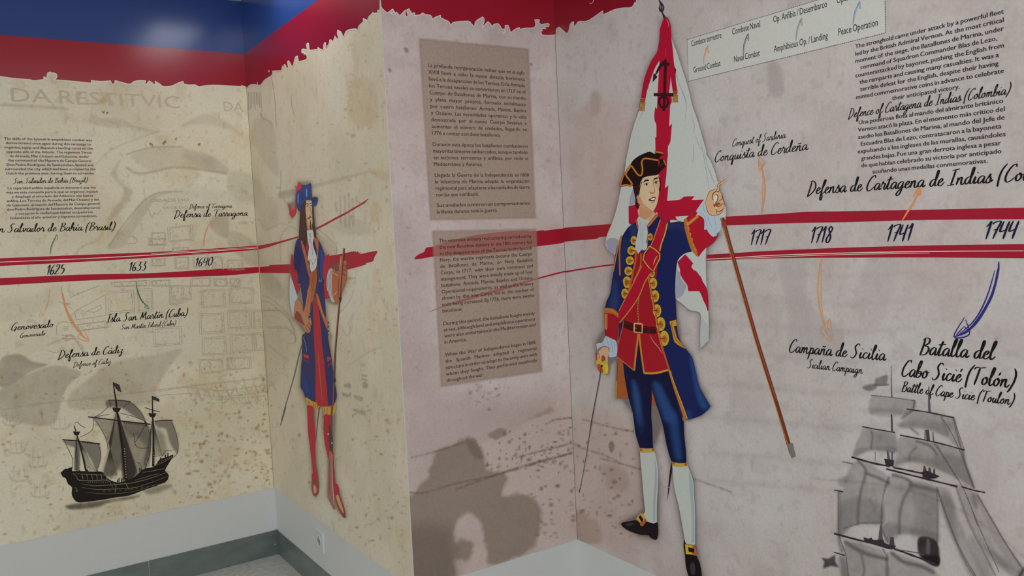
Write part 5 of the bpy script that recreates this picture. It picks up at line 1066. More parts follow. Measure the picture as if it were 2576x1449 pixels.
a.line(q3((758, 24), (700, 115), (640, 255), (560, 375), (457, 505)), (176, 124, 48), 2.8, 11); a.line(q3((648, 0), (580, 140), (500, 292), (452, 388)), (170, 116, 46), 2.4, 11); a.line(q2((470, 1240), (420, 1340), (375, 1430)), (170, 116, 46), 2.0, 11)
sa_ = a.build('sash', FB)
a = D(); P = q2((545, 1043), (600, 1075), (650, 1122), (648, 1170), (585, 1293), (540, 1262), (480, 1178), (492, 1120)); a.line(P+[P[0]], (110, 52, 30), 5.0, 12, smooth=False); a.line(P+[P[0]], (190, 148, 60), 2.6, 13, smooth=False); a.line(q2((500, 1080), (520, 1050)), (200, 196, 180), 2.0, 13); a.line(q2((625, 1140), (600, 1180), (585, 1230)), (182, 150, 52), 2.6, 12, taper=True); a.build('sash_buckle', sa_)
# sleeves, cuffs, hands
a = D(); a.poly(q3((310, 408), (390, 416), (446, 458), (448, 560), (432, 684), (380, 652), (316, 628), (312, 560)), RD, 6); cu = a.build('cuff', FB)
a = D(); a.poly(q3((308, 360), (360, 362), (402, 370), (446, 412), (445, 458), (390, 418), (312, 408)), (166, 92, 40), 7); a.line(q3((320, 415), (320, 560)), (190, 150, 52), 2.2, 8); a.line(q3((334, 418), (334, 545), (326, 566)), (190, 150, 52), 2.0, 8); a.line(q3((315, 372), (380, 385), (440, 425)), (190, 140, 60), 1.4, 8); a.build('gold_trim', cu)
a = D(); a.poly(q3((322, 628), (380, 654), (424, 682), (436, 770), (426, 822), (400, 832), (378, 836), (350, 828), (352, 770), (330, 735), (300, 728), (262, 742), (242, 775), (233, 705), (262, 695), (292, 690)), (160, 174, 186), 8)
for P in (((330, 640), (345, 700), (370, 760)), ((370, 660), (385, 720), (395, 790)), ((290, 700), (305, 725)), ((400, 680), (410, 750))): a.line(q3(*P), (118, 136, 160), 1.0, 9)
a.build('lace_cuff', FB)
a = D(); a.poly(q3((240, 820), (262, 762), (285, 735), (318, 726), (350, 742), (360, 780), (345, 825), (344, 890), (318, 880), (300, 882), (270, 850), (246, 850)), (190, 154, 122), 9)
for P in (((255, 790), (265, 830), (270, 845)), ((290, 820), (300, 840), (290, 870)), ((315, 830), (322, 870)), ((262, 765), (290, 738), (318, 728), (350, 744), (358, 780)), ((300, 820), (312, 830), (318, 850))): a.line(q3(*P), (96, 52, 40), 1.3, 10)
a.poly(q3((285, 825), (305, 815), (318, 850), (300, 875), (285, 860)), (140, 70, 44), 10, True)
a.build('hand', FB)
sw = empty('printed_sword', 'printed rapier with gold shell guard held in the lowered hand of the flag bearer', 'sword')
a = D(); a.poly(q3((236, 850), (255, 842), (275, 848), (285, 872), (310, 885), (342, 886), (350, 935), (345, 985), (318, 994), (285, 990), (258, 965), (238, 912)), (186, 160, 50), 11, True); a.poly(q3((240, 910), (270, 900), (300, 960), (285, 988), (258, 965)), (164, 72, 36), 12, True); a.poly(q3((320, 900), (345, 920), (342, 975), (325, 980)), (198, 176, 70), 12, True); a.poly(q3((225, 800), (236, 790), (245, 850), (236, 870)), (150, 50, 34), 11); a.build('guard', sw)
a = D(); a.line(q3((287, 915), (262, 1060), (228, 1240), (188, 1449))+q4((150, 240), (110, 480), (65, 706)), (62, 56, 62), 3.4, 12, 1.8); a.line(q3((290, 930), (232, 1240))+q4((190, 20), (152, 240), (112, 480), (75, 660)), (138, 130, 130), 1.0, 13); a.oval(*q3((286, 918))[0], 2.8, 3.2, (40, 20, 24), 13); a.build('blade', sw)
a = D(); a.poly(q2((1014, 690), (1060, 620), (1100, 570), (1125, 560), (1120, 680), (1150, 722), (1200, 732), (1240, 728), (1262, 770), (1272, 830), (1262, 885), (1228, 912), (1225, 935), (1188, 950), (1150, 915), (1122, 855), (1095, 885), (1096, 790), (1062, 735)), (166, 178, 186), 9)
for P in (((1060, 700), (1100, 740), (1130, 850)), ((1130, 720), (1150, 800), (1185, 860)), ((1200, 740), (1215, 830), (1222, 890)), ((1100, 590), (1090, 660), (1110, 700))): a.line(q2(*P), (120, 146, 172), 1.2, 10, taper=True)
a.build('shirt_sleeve', FB)
a = D(); a.poly(q2((925, 815), (1038, 730), (1066, 742), (1092, 765), (1100, 800), (1098, 880), (1122, 872), (1150, 918), (1188, 952), (1225, 940), (1242, 922), (1225, 965), (1180, 1020), (1110, 1065), (1040, 1150), (1010, 1100), (985, 1010), (945, 900)), (160, 22, 40), 10); cu = a.build('cuff', FB)
a = D(); a.poly(q2((890, 775), (922, 758), (940, 830), (950, 905), (985, 1010), (1030, 1095), (1028, 1152), (990, 1110), (955, 1050), (925, 960), (900, 860)), (166, 98, 42), 11); a.poly(q2((925, 805), (1028, 728), (1046, 748), (936, 838)), (176, 112, 46), 11); a.line(q2((935, 825), (1035, 740)), (196, 150, 64), 1.4, 12)
for k in range(6): a.line(q2((912+k*16, 800+k*54), (930+k*16, 806+k*54), (925+k*17, 835+k*54)), (190, 148, 70), 1.4, 12)
a.build('gold_trim', cu)
a = D(); a.poly(q2((1112, 600), (1122, 560), (1138, 520), (1160, 485), (1192, 470), (1228, 468), (1232, 420), (1240, 396), (1275, 385), (1318, 356), (1328, 376), (1290, 402), (1262, 425), (1248, 450), (1248, 478), (1272, 500), (1282, 545), (1298, 590), (1303, 640), (1293, 680), (1262, 715), (1235, 725), (1190, 732), (1150, 718), (1124, 670)), (194, 156, 116), 11)
for P, w_ in ((((1228, 468), (1215, 490), (1190, 510), (1180, 560), (1200, 580)), 2.2), (((1218, 480), (1240, 495), (1250, 480)), 1.8), (((1200, 545), (1225, 520), (1238, 545), (1228, 590), (1200, 610)), 2.0), (((1190, 600), (1200, 640), (1225, 650)), 1.8), (((1240, 590), (1275, 570), (1285, 545)), 1.8), (((1215, 640), (1250, 640), (1290, 610)), 2.2), (((1228, 690), (1260, 690), (1295, 660)), 2.2), (((1215, 650), (1225, 690), (1222, 715)), 1.6), (((1112, 600), (1125, 670), (1150, 718), (1190, 732), (1235, 725), (1265, 712), (1298, 670)), 1.4), (((1232, 465), (1235, 420), (1262, 400), (1318, 362)), 1.4), (((1250, 478), (1278, 520), (1280, 550), (1300, 600), (1300, 650)), 1.4), (((1112, 600), (1138, 520), (1165, 482), (1228, 468)), 1.3), (((1245, 440), (1270, 415)), 1.2)):
    a.line(q2(*P), (120, 62, 38), w_, 12, taper=True)
a.poly(q2((1196, 545), (1222, 525), (1232, 550), (1218, 585), (1198, 590)), (206, 206, 196), 12, True); a.poly(q2((1200, 620), (1232, 600), (1265, 610), (1240, 632), (1210, 640)), (136, 76, 46), 12, True); a.poly(q2((1210, 645), (1230, 645), (1228, 668), (1212, 666)), (204, 190, 172), 13); a.poly(q2((1190, 600), (1206, 595), (1208, 612), (1194, 618)), (204, 190, 172), 13)
a.build('hand', FB)
# head
a = D(); a.poly(q2((440, 640), (640, 420), (640, 500), (632, 560), (622, 610), (600, 665), (585, 690), (610, 720), (560, 780), (500, 785), (440, 745)), (190, 152, 118), 8); a.line(q2((600, 690), (555, 688), (600, 665)), (130, 84, 58), 1.2, 9); a.poly(q2((445, 640), (520, 680), (585, 690), (560, 740), (500, 770), (442, 740)), (178, 134, 98), 9); a.build('neck', FB)
a = D()
a.poly(q2((445, 420), (460, 385), (500, 345), (570, 325), (632, 318), (648, 350), (652, 400), (645, 450), (640, 510), (630, 560), (620, 610), (600, 655), (572, 688), (540, 684), (490, 655), (450, 625), (428, 590), (412, 560), (420, 530), (435, 510), (440, 460)), (202, 172, 138), 10, True)
a.poly(q2((428, 590), (450, 540), (480, 610), (540, 660), (572, 688), (540, 684), (490, 655), (450, 625)), (184, 140, 104), 11, True)
a.poly(q2((412, 545), (425, 535), (440, 560), (438, 596), (424, 590)), (180, 124, 90), 11, True)
a.poly(q2((600, 350), (640, 340), (650, 400), (640, 470), (610, 440), (596, 400)), (190, 152, 122), 11, True)
a.poly(q2((545, 490), (575, 500), (598, 485), (596, 505), (575, 514), (552, 508)), (182, 128, 96), 12, True)
fa = a.build('face', FB)
a = D(); a.poly(q2((480, 402), (492, 380), (512, 368), (540, 370), (536, 384), (510, 386), (492, 396)), (44, 26, 24), 13); a.poly(q2((586, 362), (606, 350), (630, 346), (630, 358), (606, 364), (590, 374)), (44, 26, 24), 13); a.build('eyebrow', fa)
for P, pu in ((((492, 422), (512, 406), (536, 410), (532, 428), (512, 434)), (516, 420)), (((592, 402), (612, 388), (634, 392), (630, 408), (610, 412)), (612, 400))):
    a = D(); a.poly(q2(*P), (186, 186, 180), 13, True); a.oval(*q2(pu)[0], 2.4, 2.7, (50, 40, 36), 14); a.line(q2(P[0], P[1], P[2]), (50, 30, 26), 1.5, 14); a.build('eye', fa)
a = D(); a.line(q2((584, 366), (582, 400), (590, 440), (598, 480), (588, 500)), (150, 98, 68), 1.3, 13); a.line(q2((550, 500), (562, 512), (575, 506)), (140, 84, 60), 1.4, 13); a.build('nose', fa)
a = D(); a.poly(q2((532, 578), (552, 562), (575, 548), (605, 545), (604, 566), (595, 584), (572, 590), (550, 584)), (66, 26, 26), 13, True); a.poly(q2((556, 568), (578, 556), (600, 554), (596, 572), (575, 578)), (196, 194, 186), 14, True); a.line(q2((556, 596), (578, 600), (598, 590)), (168, 110, 90), 2.0, 13); a.build('mouth', fa)
a = D(); a.poly(q2((376, 440), (400, 400), (440, 370), (480, 345), (460, 385), (448, 425), (446, 470), (440, 505), (424, 530), (412, 550), (424, 600), (436, 668), (428, 650), (424, 672), (400, 628), (402, 570), (388, 500)), (44, 22, 24), 12); a.poly(q2((630, 318), (648, 350), (658, 400), (655, 470), (645, 510), (640, 470), (650, 420), (640, 360)), (44, 24, 24), 12)
for P in (((440, 500), (452, 440), (470, 390)), ((430, 540), (442, 500)), ((415, 560), (425, 620), (438, 660))): a.line(q2(*P), (60, 34, 32), 1.6, 13)
a.build('hair', FB)
a = D(); a.poly(q2((248, 432), (262, 372), (298, 305), (310, 268), (350, 218), (382, 172), (430, 135), (475, 112), (545, 88), (600, 112), (608, 92), (684, 98), (688, 118), (655, 132), (640, 160), (690, 168), (712, 212), (702, 240), (650, 290), (620, 322), (560, 330), (480, 350), (440, 400), (385, 446), (365, 430), (265, 438)), (30, 13, 17), 14); ha = a.build('tricorne_hat', FB)
a = D(); GT = (172, 128, 46); GD = (140, 62, 34)
for P, w_ in ((((256, 434), (300, 424), (352, 428), (366, 410), (335, 365), (310, 330), (308, 300), (336, 262), (358, 230), (385, 262), (420, 310), (445, 328), (466, 318), (474, 260), (466, 200), (480, 165), (510, 155), (560, 162), (632, 174)), 3.6), (((596, 88), (640, 92), (686, 106)), 3.4), (((688, 170), (700, 195), (710, 225)), 2.6), (((250, 432), (275, 350), (304, 290), (340, 238), (358, 222)), 2.0)):
    a.line(q2(*P), GD, w_+1.4, 15); a.line(q2(*P), GT, w_*.7, 16)
a.poly(q2((632, 170), (642, 160), (650, 200), (638, 235)), (150, 40, 34), 15); a.line(q2((650, 240), (690, 200), (700, 190)), (120, 50, 40), 1.2, 15)
a.build('gold_braid', ha)
a = D(); a.poly(q2((425, 760), (438, 738), (460, 760), (500, 775), (545, 780), (585, 740), (618, 698), (630, 718), (590, 765), (550, 810), (518, 850), (526, 900), (520, 960), (512, 1000), (524, 1040), (505, 1070), (490, 1090), (470, 1075), (450, 1095), (430, 1122), (410, 1090), (395, 1078), (405, 1010), (418, 940), (432, 860), (414, 800)), (172, 176, 174), 12)
for P in (((445, 770), (455, 860), (450, 1000)), ((480, 790), (475, 900), (470, 1050)), ((510, 800), (490, 880)), ((410, 1085), (440, 1060), (470, 1085), (500, 1065)), ((530, 790), (580, 750))): a.line(q2(*P), (126, 142, 156), 1.2, 13, taper=True)
a.build('cravat', FB)
a = D(); a.poly(q2((402, 785), (418, 770), (436, 850), (424, 876)), (160, 86, 40), 13); a.poly(q2((612, 712), (630, 738), (580, 800), (538, 848), (516, 832), (560, 780)), (164, 92, 40), 13); a.line(q2((625, 732), (575, 795), (530, 842)), (188, 132, 56), 1.2, 14); a.build('collar', FB)

# ------------------------------------------------------------------ plumed musketeer on the pier side
def B(): return Art('B')
MU = empty('printed_musketeer', 'tall narrow printed musketeer in blue coat with red stockings on the pier side', 'mural figure')
NB = (26, 32, 82); RB = (146, 26, 42); SK2 = (158, 106, 78)
mus_out = (l1((500, 130), (620, 130), (640, 290), (700, 292), (660, 395), (685, 720), (745, 830), (850, 1060), (1000, 1000), (1025, 1200), (950, 1400)) + l2((910, 215), (820, 200), (765, 160), (790, 420), (860, 1000), (905, 1330), (880, 1449)) + l3((830, 200), (815, 700), (840, 980), (880, 1060), (948, 1350), (890, 1310), (752, 1130), (755, 700), (700, 350), (690, 110), (600, 125), (605, 600), (648, 1000), (610, 1122), (567, 1030), (575, 850), (515, 85)) + l2((470, 1220), (485, 850), (520, 570), (385, 380), (335, 120)) + l1((392, 1300), (400, 1170), (415, 925), (440, 930), (460, 800), (500, 740), (505, 450), (465, 270), (455, 350), (420, 510), (383, 370), (450, 340), (470, 180)))
s = Soft('B', 715, 445, 900, 1315, 3.4, lay=1); s.halo(mus_out, (104, 96, 82), .50, 7); s.build('printed_drop_shadow', MU)  # the musketeer's printed drop shadow: shade painted as a dark halo
a = B(); a.poly(l1((500, 128), (520, 140), (530, 172), (520, 210), (480, 250), (466, 300), (470, 370), (474, 420), (455, 490), (425, 512), (400, 498), (390, 450), (382, 370), (392, 366), (402, 402), (420, 436), (445, 420), (452, 340), (456, 270), (468, 200), (480, 160)), (170, 34, 52), 3)
R = random.Random(8)
for k in range(26):
    x, y = R.choice([(384, 400), (390, 470), (420, 508), (455, 480), (460, 280), (455, 320), (470, 190), (495, 132), (388, 372)]); a.line(l1((x+R.uniform(-4, 4), y+R.uniform(-14, 14)), (x+R.uniform(-14, 6), y+R.uniform(-26, 16))), (168, 50, 62), 1.0, 3)
a.build('plume', MU)
a = B(); a.poly(l1((415, 925), (430, 930), (440, 1060), (480, 1130), (485, 1240), (512, 1262), (508, 1300), (480, 1362), (450, 1290), (420, 1180), (402, 1110), (405, 1000)), RB, 3); a.build('sleeve', MU); a = B()
a.poly(l1((775, 960), (800, 935), (828, 915), (838, 1000), (850, 1075), (820, 1120), (802, 1250), (830, 1405), (775, 1415), (755, 1200)), (150, 28, 52), 3); a.poly(l2((745, 0), (792, 0), (822, 148), (765, 155)), RB, 3); a.build('sleeve', MU)
a = B(); a.poly(l1((400, 1165), (430, 1230), (470, 1362), (478, 1372))+l2((432, 142), (400, 195), (392, 300), (380, 380), (350, 260), (335, 120), (335, 10)), (160, 168, 170), 4); a.build('shirt_cuff', MU); a = B()
a.poly(l1((820, 1110), (850, 1072), (872, 1088), (862, 1180), (862, 1300), (880, 1400), (892, 1440))+l2((880, 188), (862, 196), (835, 165), (800, 60))+l1((805, 1300), (803, 1200)), (152, 156, 154), 4)
for P in (((850, 1090), (830, 1200), (840, 1330)), ((862, 1100), (845, 1200), (860, 1380)), ((820, 1150), (815, 1280), (850, 1430))): a.line(l1(*P), (108, 112, 114), 1.0, 5)
a.build('shirt_cuff', MU)
a = B(); a.poly(l1((490, 745), (460, 800), (440, 930), (440, 1060), (480, 1130), (485, 1240), (510, 1250), (525, 1350), (540, 1449)) + l2((500, 230), (510, 330), (560, 500), (520, 570), (490, 600), (485, 700), (485, 790), (490, 850), (478, 950), (474, 1100), (470, 1220), (500, 1270), (530, 1375), (600, 1395), (650, 1405), (800, 1449), (868, 1449), (890, 1400), (908, 1330), (895, 1230), (880, 1150), (860, 1000), (840, 850), (810, 680), (795, 530), (785, 430), (775, 350), (765, 180), (750, 0)) + l1((775, 1220), (757, 1150), (765, 1000), (780, 940), (745, 830), (720, 780), (690, 740), (660, 660), (600, 700)), NB, 4); mc = a.build('coat', MU)
s = Soft('B', 735, 590, 860, 1015, 3, lay=5)
s.wash(l2((485, 960), (500, 1000), (600, 1250), (560, 1380), (510, 1270), (475, 1200)), (36, 60, 124), .6, 5); s.wash(l1((735, 870), (775, 950), (760, 1010), (755, 1200), (735, 1180), (728, 1000)), (52, 84, 150), .6, 3)
s.wash(l1((455, 900), (480, 850), (520, 900), (500, 1100), (450, 1040)), (38, 44, 100), .5, 4); tag(s.build('blue_sheen', mc), kind='stuff')
a = B(); a.poly(l2((620, 150), (670, 120), (700, 350), (718, 520), (732, 700), (748, 840), (765, 980), (785, 1200), (806, 1460), (720, 1460), (655, 1400), (652, 1000), (636, 700), (625, 400), (618, 250)), RB, 6)
a.line(l2((685, 800), (700, 1000), (715, 1200), (735, 1380)), (150, 86, 44), 1.8, 7); a.poly(l1((578, 715), (605, 760), (602, 960), (570, 850)), RB, 6)
a.build('coat_front', MU)
a = B()
for P in (((505, 822), (568, 838), (572, 880), (510, 862)), ((788, 853), (836, 862), (840, 888), (818, 892), (820, 905), (795, 912))): a.poly(l2(*P), (160, 32, 48), 6)
for P in (((508, 880), (518, 884), (515, 912), (506, 908)), ((530, 888), (542, 892), (540, 918), (530, 914)), ((556, 900), (566, 904), (566, 938), (556, 930)), ((803, 935), (813, 937), (816, 972), (806, 974)), ((832, 932), (844, 934), (846, 960), (834, 958))): a.poly(l2(*P), (134, 34, 54), 6)
a.build('pocket_flap', mc)
a = B(); OB = (152, 86, 50)
a.poly(l1((515, 750), (545, 800), (575, 900), (600, 1000), (620, 1120), (612, 1180), (585, 1080), (560, 960), (530, 850)), OB, 7); a.poly(l1((660, 720), (690, 745), (715, 790), (712, 880), (710, 965), (698, 985), (695, 880), (675, 800)), OB, 7)
a.poly(l1((622, 1128), (660, 1100), (692, 1080), (695, 1200), (680, 1300), (650, 1449), (575, 1449), (590, 1350), (612, 1240)), (148, 78, 48), 7)
a.poly(l2((570, 0), (612, 0), (598, 140), (590, 240), (585, 322), (545, 328), (504, 318), (525, 240), (545, 150)), (158, 92, 54), 7); a.poly(l2((655, 85), (682, 98), (715, 210), (750, 330), (800, 430), (796, 535), (765, 460), (735, 380), (700, 280), (672, 190)), (150, 82, 48), 8)
for P in (((600, 1449), (640, 1250), (660, 1110)), ((630, 1400), (665, 1200), (672, 1110))): a.line(l1(*P), (110, 48, 34), 1.2, 8)
for P in (((560, 40), (545, 180), (525, 300)), ((590, 60), (575, 200), (565, 310)), ((690, 170), (740, 340), (790, 470))): a.line(l2(*P), (188, 124, 76), 1.1, 9)
a.build('leather_baldric', MU)
a = B(); a.line(l1((700, 960), (706, 1050), (715, 1150), (720, 1230), (690, 1320), (660, 1449))+l2((620, 170), (590, 320)), (70, 66, 72), 1.8, 9); a.line(l1((715, 1150), (730, 1225), (750, 1200)), (110, 130, 140), 1.8, 9); a.build('cord', MU)
a = B(); a.poly(l1((585, 655), (625, 650), (655, 660), (662, 740), (650, 800), (668, 870), (690, 930), (696, 975), (690, 1062), (660, 1100), (632, 1118), (618, 1060), (615, 1000), (594, 978), (602, 900), (608, 830), (592, 745)), (172, 174, 168), 9)
for P in (((600, 690), (620, 720), (612, 800)), ((630, 680), (625, 720), (645, 730)), ((600, 970), (640, 1000), (655, 1035), (690, 960)), ((620, 740), (640, 850), (650, 930))): a.line(l1(*P), (112, 112, 110), 1.0, 10)
a.build('cravat', MU)
a = B(); a.poly(l1((570, 330), (605, 322), (640, 332), (650, 380), (650, 440), (645, 500), (648, 560), (640, 620), (620, 665), (600, 655), (582, 600), (576, 500), (570, 420)), (186, 146, 122), 9); a.poly(l1((575, 480), (595, 560), (620, 660), (598, 655), (582, 600)), (160, 112, 86), 10)
mf = a.build('face', MU)
a = B(); a.line(l1((572, 372), (590, 360), (606, 372)), (60, 38, 34), 1.6, 11); a.line(l1((618, 362), (636, 356)), (60, 38, 34), 1.6, 11); a.line(l1((582, 392), (595, 384), (606, 392)), (70, 52, 46), 1.6, 11); a.line(l1((622, 386), (638, 380)), (70, 52, 46), 1.6, 11); a.build('eye', mf)
a = B(); a.line(l1((618, 390), (628, 440), (632, 480), (618, 490)), (126, 78, 60), 1.1, 11); a.poly(l1((588, 514), (600, 522), (612, 508), (622, 498), (632, 506), (644, 520), (632, 516), (622, 512), (612, 526), (598, 532)), (48, 28, 28), 12); a.line(l1((610, 535), (628, 538)), (140, 70, 62), 1.2, 11); a.poly(l1((622, 545), (630, 560), (636, 620), (628, 648), (616, 630), (620, 590)), (62, 40, 38), 11, True); a.build('moustache_and_beard', mf)
a = B(); a.poly(l1((515, 425), (530, 370), (562, 328), (576, 340), (570, 420), (576, 520), (583, 600), (586, 680), (582, 780), (574, 836), (562, 800), (545, 812), (530, 760), (518, 770), (500, 735), (500, 660), (506, 560)), (46, 27, 27), 11); a.poly(l1((640, 330), (652, 370), (660, 440), (664, 540), (676, 640), (686, 700), (678, 745), (668, 720), (655, 660), (642, 610), (650, 560), (645, 480)), (50, 30, 28), 11)
for x in (530, 545, 560): a.line(l1((x+8, 400), (x, 560), (x, 740)), (78, 52, 46), .9, 12)
a.build('hair', MU)
a = B(); a.poly(l1((526, 148), (548, 156), (572, 156), (600, 148), (620, 135), (630, 150), (634, 220), (640, 300), (668, 290), (700, 295), (706, 322), (695, 362), (676, 390), (652, 396), (642, 360), (640, 330), (605, 322), (565, 328), (535, 360), (520, 400), (512, 448), (490, 440), (472, 390), (464, 330), (466, 270), (480, 225), (505, 206), (522, 210), (525, 180)), (28, 48, 104), 13); mh = a.build('hat', MU)
a = B(); a.poly(l1((575, 210), (590, 200), (590, 280), (578, 280)), (78, 124, 176), 14, True); a.poly(l1((480, 290), (496, 240), (500, 320), (488, 370)), (60, 100, 160), 14, True); a.poly(l1((640, 300), (668, 292), (690, 300), (672, 340), (648, 340)), (20, 34, 78), 14, True); a.line(l1((525, 235), (535, 300), (560, 325)), (18, 28, 66), 2.2, 14); tag(a.build('hat_highlight', mh), kind='stuff')
a = B(); a.poly(l2((430, 140), (450, 165), (472, 195), (490, 250), (505, 312), (540, 326), (578, 330), (586, 355), (560, 380), (590, 380), (602, 420), (604, 460), (592, 500), (590, 540), (575, 562), (555, 570), (532, 545), (505, 500), (465, 455), (420, 430), (390, 390), (386, 330), (395, 230)), SK2, 9); a.poly(l2((420, 300), (470, 340), (500, 420), (520, 480), (470, 450), (400, 390)), (112, 56, 44), 10, True)
for P in (((560, 440), (590, 470), (595, 500)), ((545, 470), (575, 505), (580, 530)), ((530, 500), (555, 540), (565, 562)), ((560, 345), (572, 370), (566, 400)), ((572, 385), (590, 410))): a.line(l2(*P), (104, 50, 38), 1.6, 11)
a.build('forearm_and_hand', MU)
a = B(); a.poly(l1((868, 1090), (890, 1080), (915, 1120), (936, 1150), (945, 1040), (958, 940), (968, 930), (976, 945), (975, 1010), (1000, 988), (1022, 994), (1028, 1020), (1022, 1060), (1026, 1110), (1022, 1190), (1000, 1270), (975, 1330), (960, 1400), (950, 1449))+l2((960, 70), (945, 140), (910, 216), (882, 175), (858, 110), (852, 0))+l1((862, 1330), (860, 1200)), (152, 82, 56), 9)
for P, c in ((((985, 1045), (1005, 1040), (1022, 1060)), (92, 40, 30)), (((980, 1095), (1000, 1090), (1022, 1105)), (92, 40, 30)), (((980, 1130), (1000, 1150), (1020, 1160)), (92, 40, 30)), (((870, 1120), (900, 1140), (935, 1160)), (196, 134, 90)), (((985, 1010), (1010, 1010)), (190, 128, 90)), (((880, 1380), (905, 1350), (915, 1330)), (206, 150, 100)), (((960, 940), (958, 1000), (948, 1080)), (200, 140, 96)), (((940, 1180), (935, 1300), (930, 1400)), (104, 46, 34))): a.line(l1(*P), c, 1.8, 10, taper=True)
a.build('hand', MU)
a = B(); a.poly(l3((492, -5), (520, 5), (560, 32), (600, 52), (632, 40), (662, 42), (664, 80), (645, 128), (620, 132), (600, 125), (575, 98), (545, 88), (515, 82), (505, 50)), (166, 126, 52), 6); a.poly(l3((668, 20), (690, 60), (720, 92), (750, 105), (785, 112), (785, 190), (765, 196), (740, 186), (708, 196), (692, 120), (676, 60)), (172, 132, 50), 6); a.poly(l3((815, 95), (835, 50), (846, 90), (842, 140), (820, 195), (805, 205), (808, 140)), (168, 128, 52), 6)
for P in (((580, 50), (590, 100)), ((610, 60), (605, 120)), ((640, 60), (628, 125)), ((710, 110), (715, 185)), ((745, 115), (738, 180)), ((530, 40), (545, 80))): a.line(l3(*P), (128, 74, 34), 1.6, 7)
a.build('breeches_fringe', MU)
for P in (((513, 82), (545, 88), (582, 100), (588, 160), (590, 230), (602, 330), (607, 450), (604, 600), (610, 750), (628, 850), (640, 920), (600, 975), (570, 945), (568, 880), (578, 840), (562, 700), (545, 560), (525, 400), (518, 250)), ((706, 195), (740, 188), (778, 195), (782, 400), (800, 560), (808, 620), (820, 800), (836, 980), (858, 982), (876, 1040), (878, 1090), (850, 1110), (822, 1090), (812, 980), (770, 760), (742, 640), (715, 520), (702, 380))):
    a = B(); a.poly(l3(*P), (150, 24, 42), 5); a.build('stocking', MU)
for P, H in ((((568, 955), (585, 945), (608, 950), (634, 930), (648, 1000), (645, 1060), (640, 1095), (612, 1124), (582, 1108), (568, 1050)), ((585, 1010), (605, 1000), (622, 1040), (615, 1085), (590, 1080))), (((830, 1100), (850, 1095), (876, 1090), (900, 1150), (925, 1220), (942, 1280), (950, 1340), (940, 1372), (915, 1350), (885, 1300), (850, 1215), (834, 1150)), ((845, 1120), (870, 1110), (895, 1180), (925, 1270), (930, 1320), (890, 1260), (858, 1180)))):
    a = B(); a.poly(l3(*P), (118, 56, 44), 6, True); a.poly(l3(*H), (182, 122, 84), 7, True); a.build('shoe', MU)
mk = empty('printed_musket', 'printed long musket standing upright in the hand of the musketeer', 'musket')
a = B(); a.line(l1((995, 855), (978, 1050), (962, 1250), (950, 1449))+l2((945, 160), (915, 500), (890, 800), (878, 1120), (868, 1400))+l3((795, 150), (790, 400), (790, 600)), (104, 56, 54), 4.6, 11, 4.4); a.line(l1((1000, 855), (984, 1050), (968, 1250), (957, 1449))+l2((952, 160), (922, 500), (898, 800), (886, 1120)), (56, 42, 46), 1.3, 12); a.line(l1((990, 855), (972, 1050))+l2((938, 170), (908, 500), (882, 820)), (150, 104, 92), 1.1, 12)
a.oval(*l2((952, 150))[0], 3.4, 4.4, (40, 28, 30), 13); a.oval(*l2((882, 1140))[0], 3.4, 6, (44, 30, 32), 13); a.build('barrel', mk)
a = B(); a.poly(l3((768, 640), (785, 600), (800, 640), (806, 800), (812, 950), (818, 1060), (828, 1200), (830, 1262), (818, 1278), (798, 1240), (776, 1195), (752, 1132), (750, 1000), (756, 880)), (134, 84, 74), 12); a.line(l3((800, 640), (802, 800), (806, 960), (816, 1100), (824, 1230)), (190, 170, 160), 1.3, 13); a.line(l3((770, 700), (768, 900), (772, 1100)), (104, 58, 52), 1.4, 13); a.build('stock', mk)
a = B(); a.poly(l3((760, 340), (778, 300), (800, 420), (806, 520), (802, 600), (778, 610), (765, 520), (772, 460)), (58, 44, 46), 13); a.oval(*l3((757, 415))[0], 1.9, 2.6, (150, 150, 150), 14); a.oval(*l3((800, 518))[0], 1.8, 2.6, (150, 150, 150), 14); a.line(l3((748, 400), (760, 430), (750, 470), (768, 500)), (70, 60, 60), 1.8, 13); a.build('lock', mk)
a = B(); a.line(l3((655, 20), (650, 130), (632, 280), (612, 490)), (88, 54, 44), 3.6, 4, 1.2); a.build('scabbard', MU)
sw = empty('printed_sword', 'thin grey printed sword slanting down beside the musketeer on the pier side', 'sword')
a = B(); a.line(l2((492, 690), (470, 760), (430, 920), (400, 1050), (345, 1250), (285, 1449))+l3((245, 170), (210, 318)), (84, 80, 78), 2.6, 5, 1.8); a.poly(l3((268, 100), (276, 104), (235, 250), (209, 320), (222, 240)), (74, 68, 72), 6); a.build('blade', sw)
a = B(); a.line(l2((518, 575), (498, 600), (488, 640), (500, 760), (545, 800)), (60, 56, 62), 2.0, 6); a.line(l2((500, 610), (530, 700), (545, 790)), (84, 124, 160), 1.3, 7); a.oval(*l2((505, 600))[0], 4, 3.6, (58, 46, 50), 7); a.build('hilt', sw)
a = B()
for k in range(7): a.oval(*l2((808-k*.5+(k % 2)*6, 440+k*26))[0], 1.7, 2.6, (136, 132, 124) if k % 2 else (60, 56, 54), 8, 8)
a.poly(l2((800, 600), (830, 560), (848, 640), (822, 680)), (128, 120, 100), 3); a.build('powder_chain', MU)

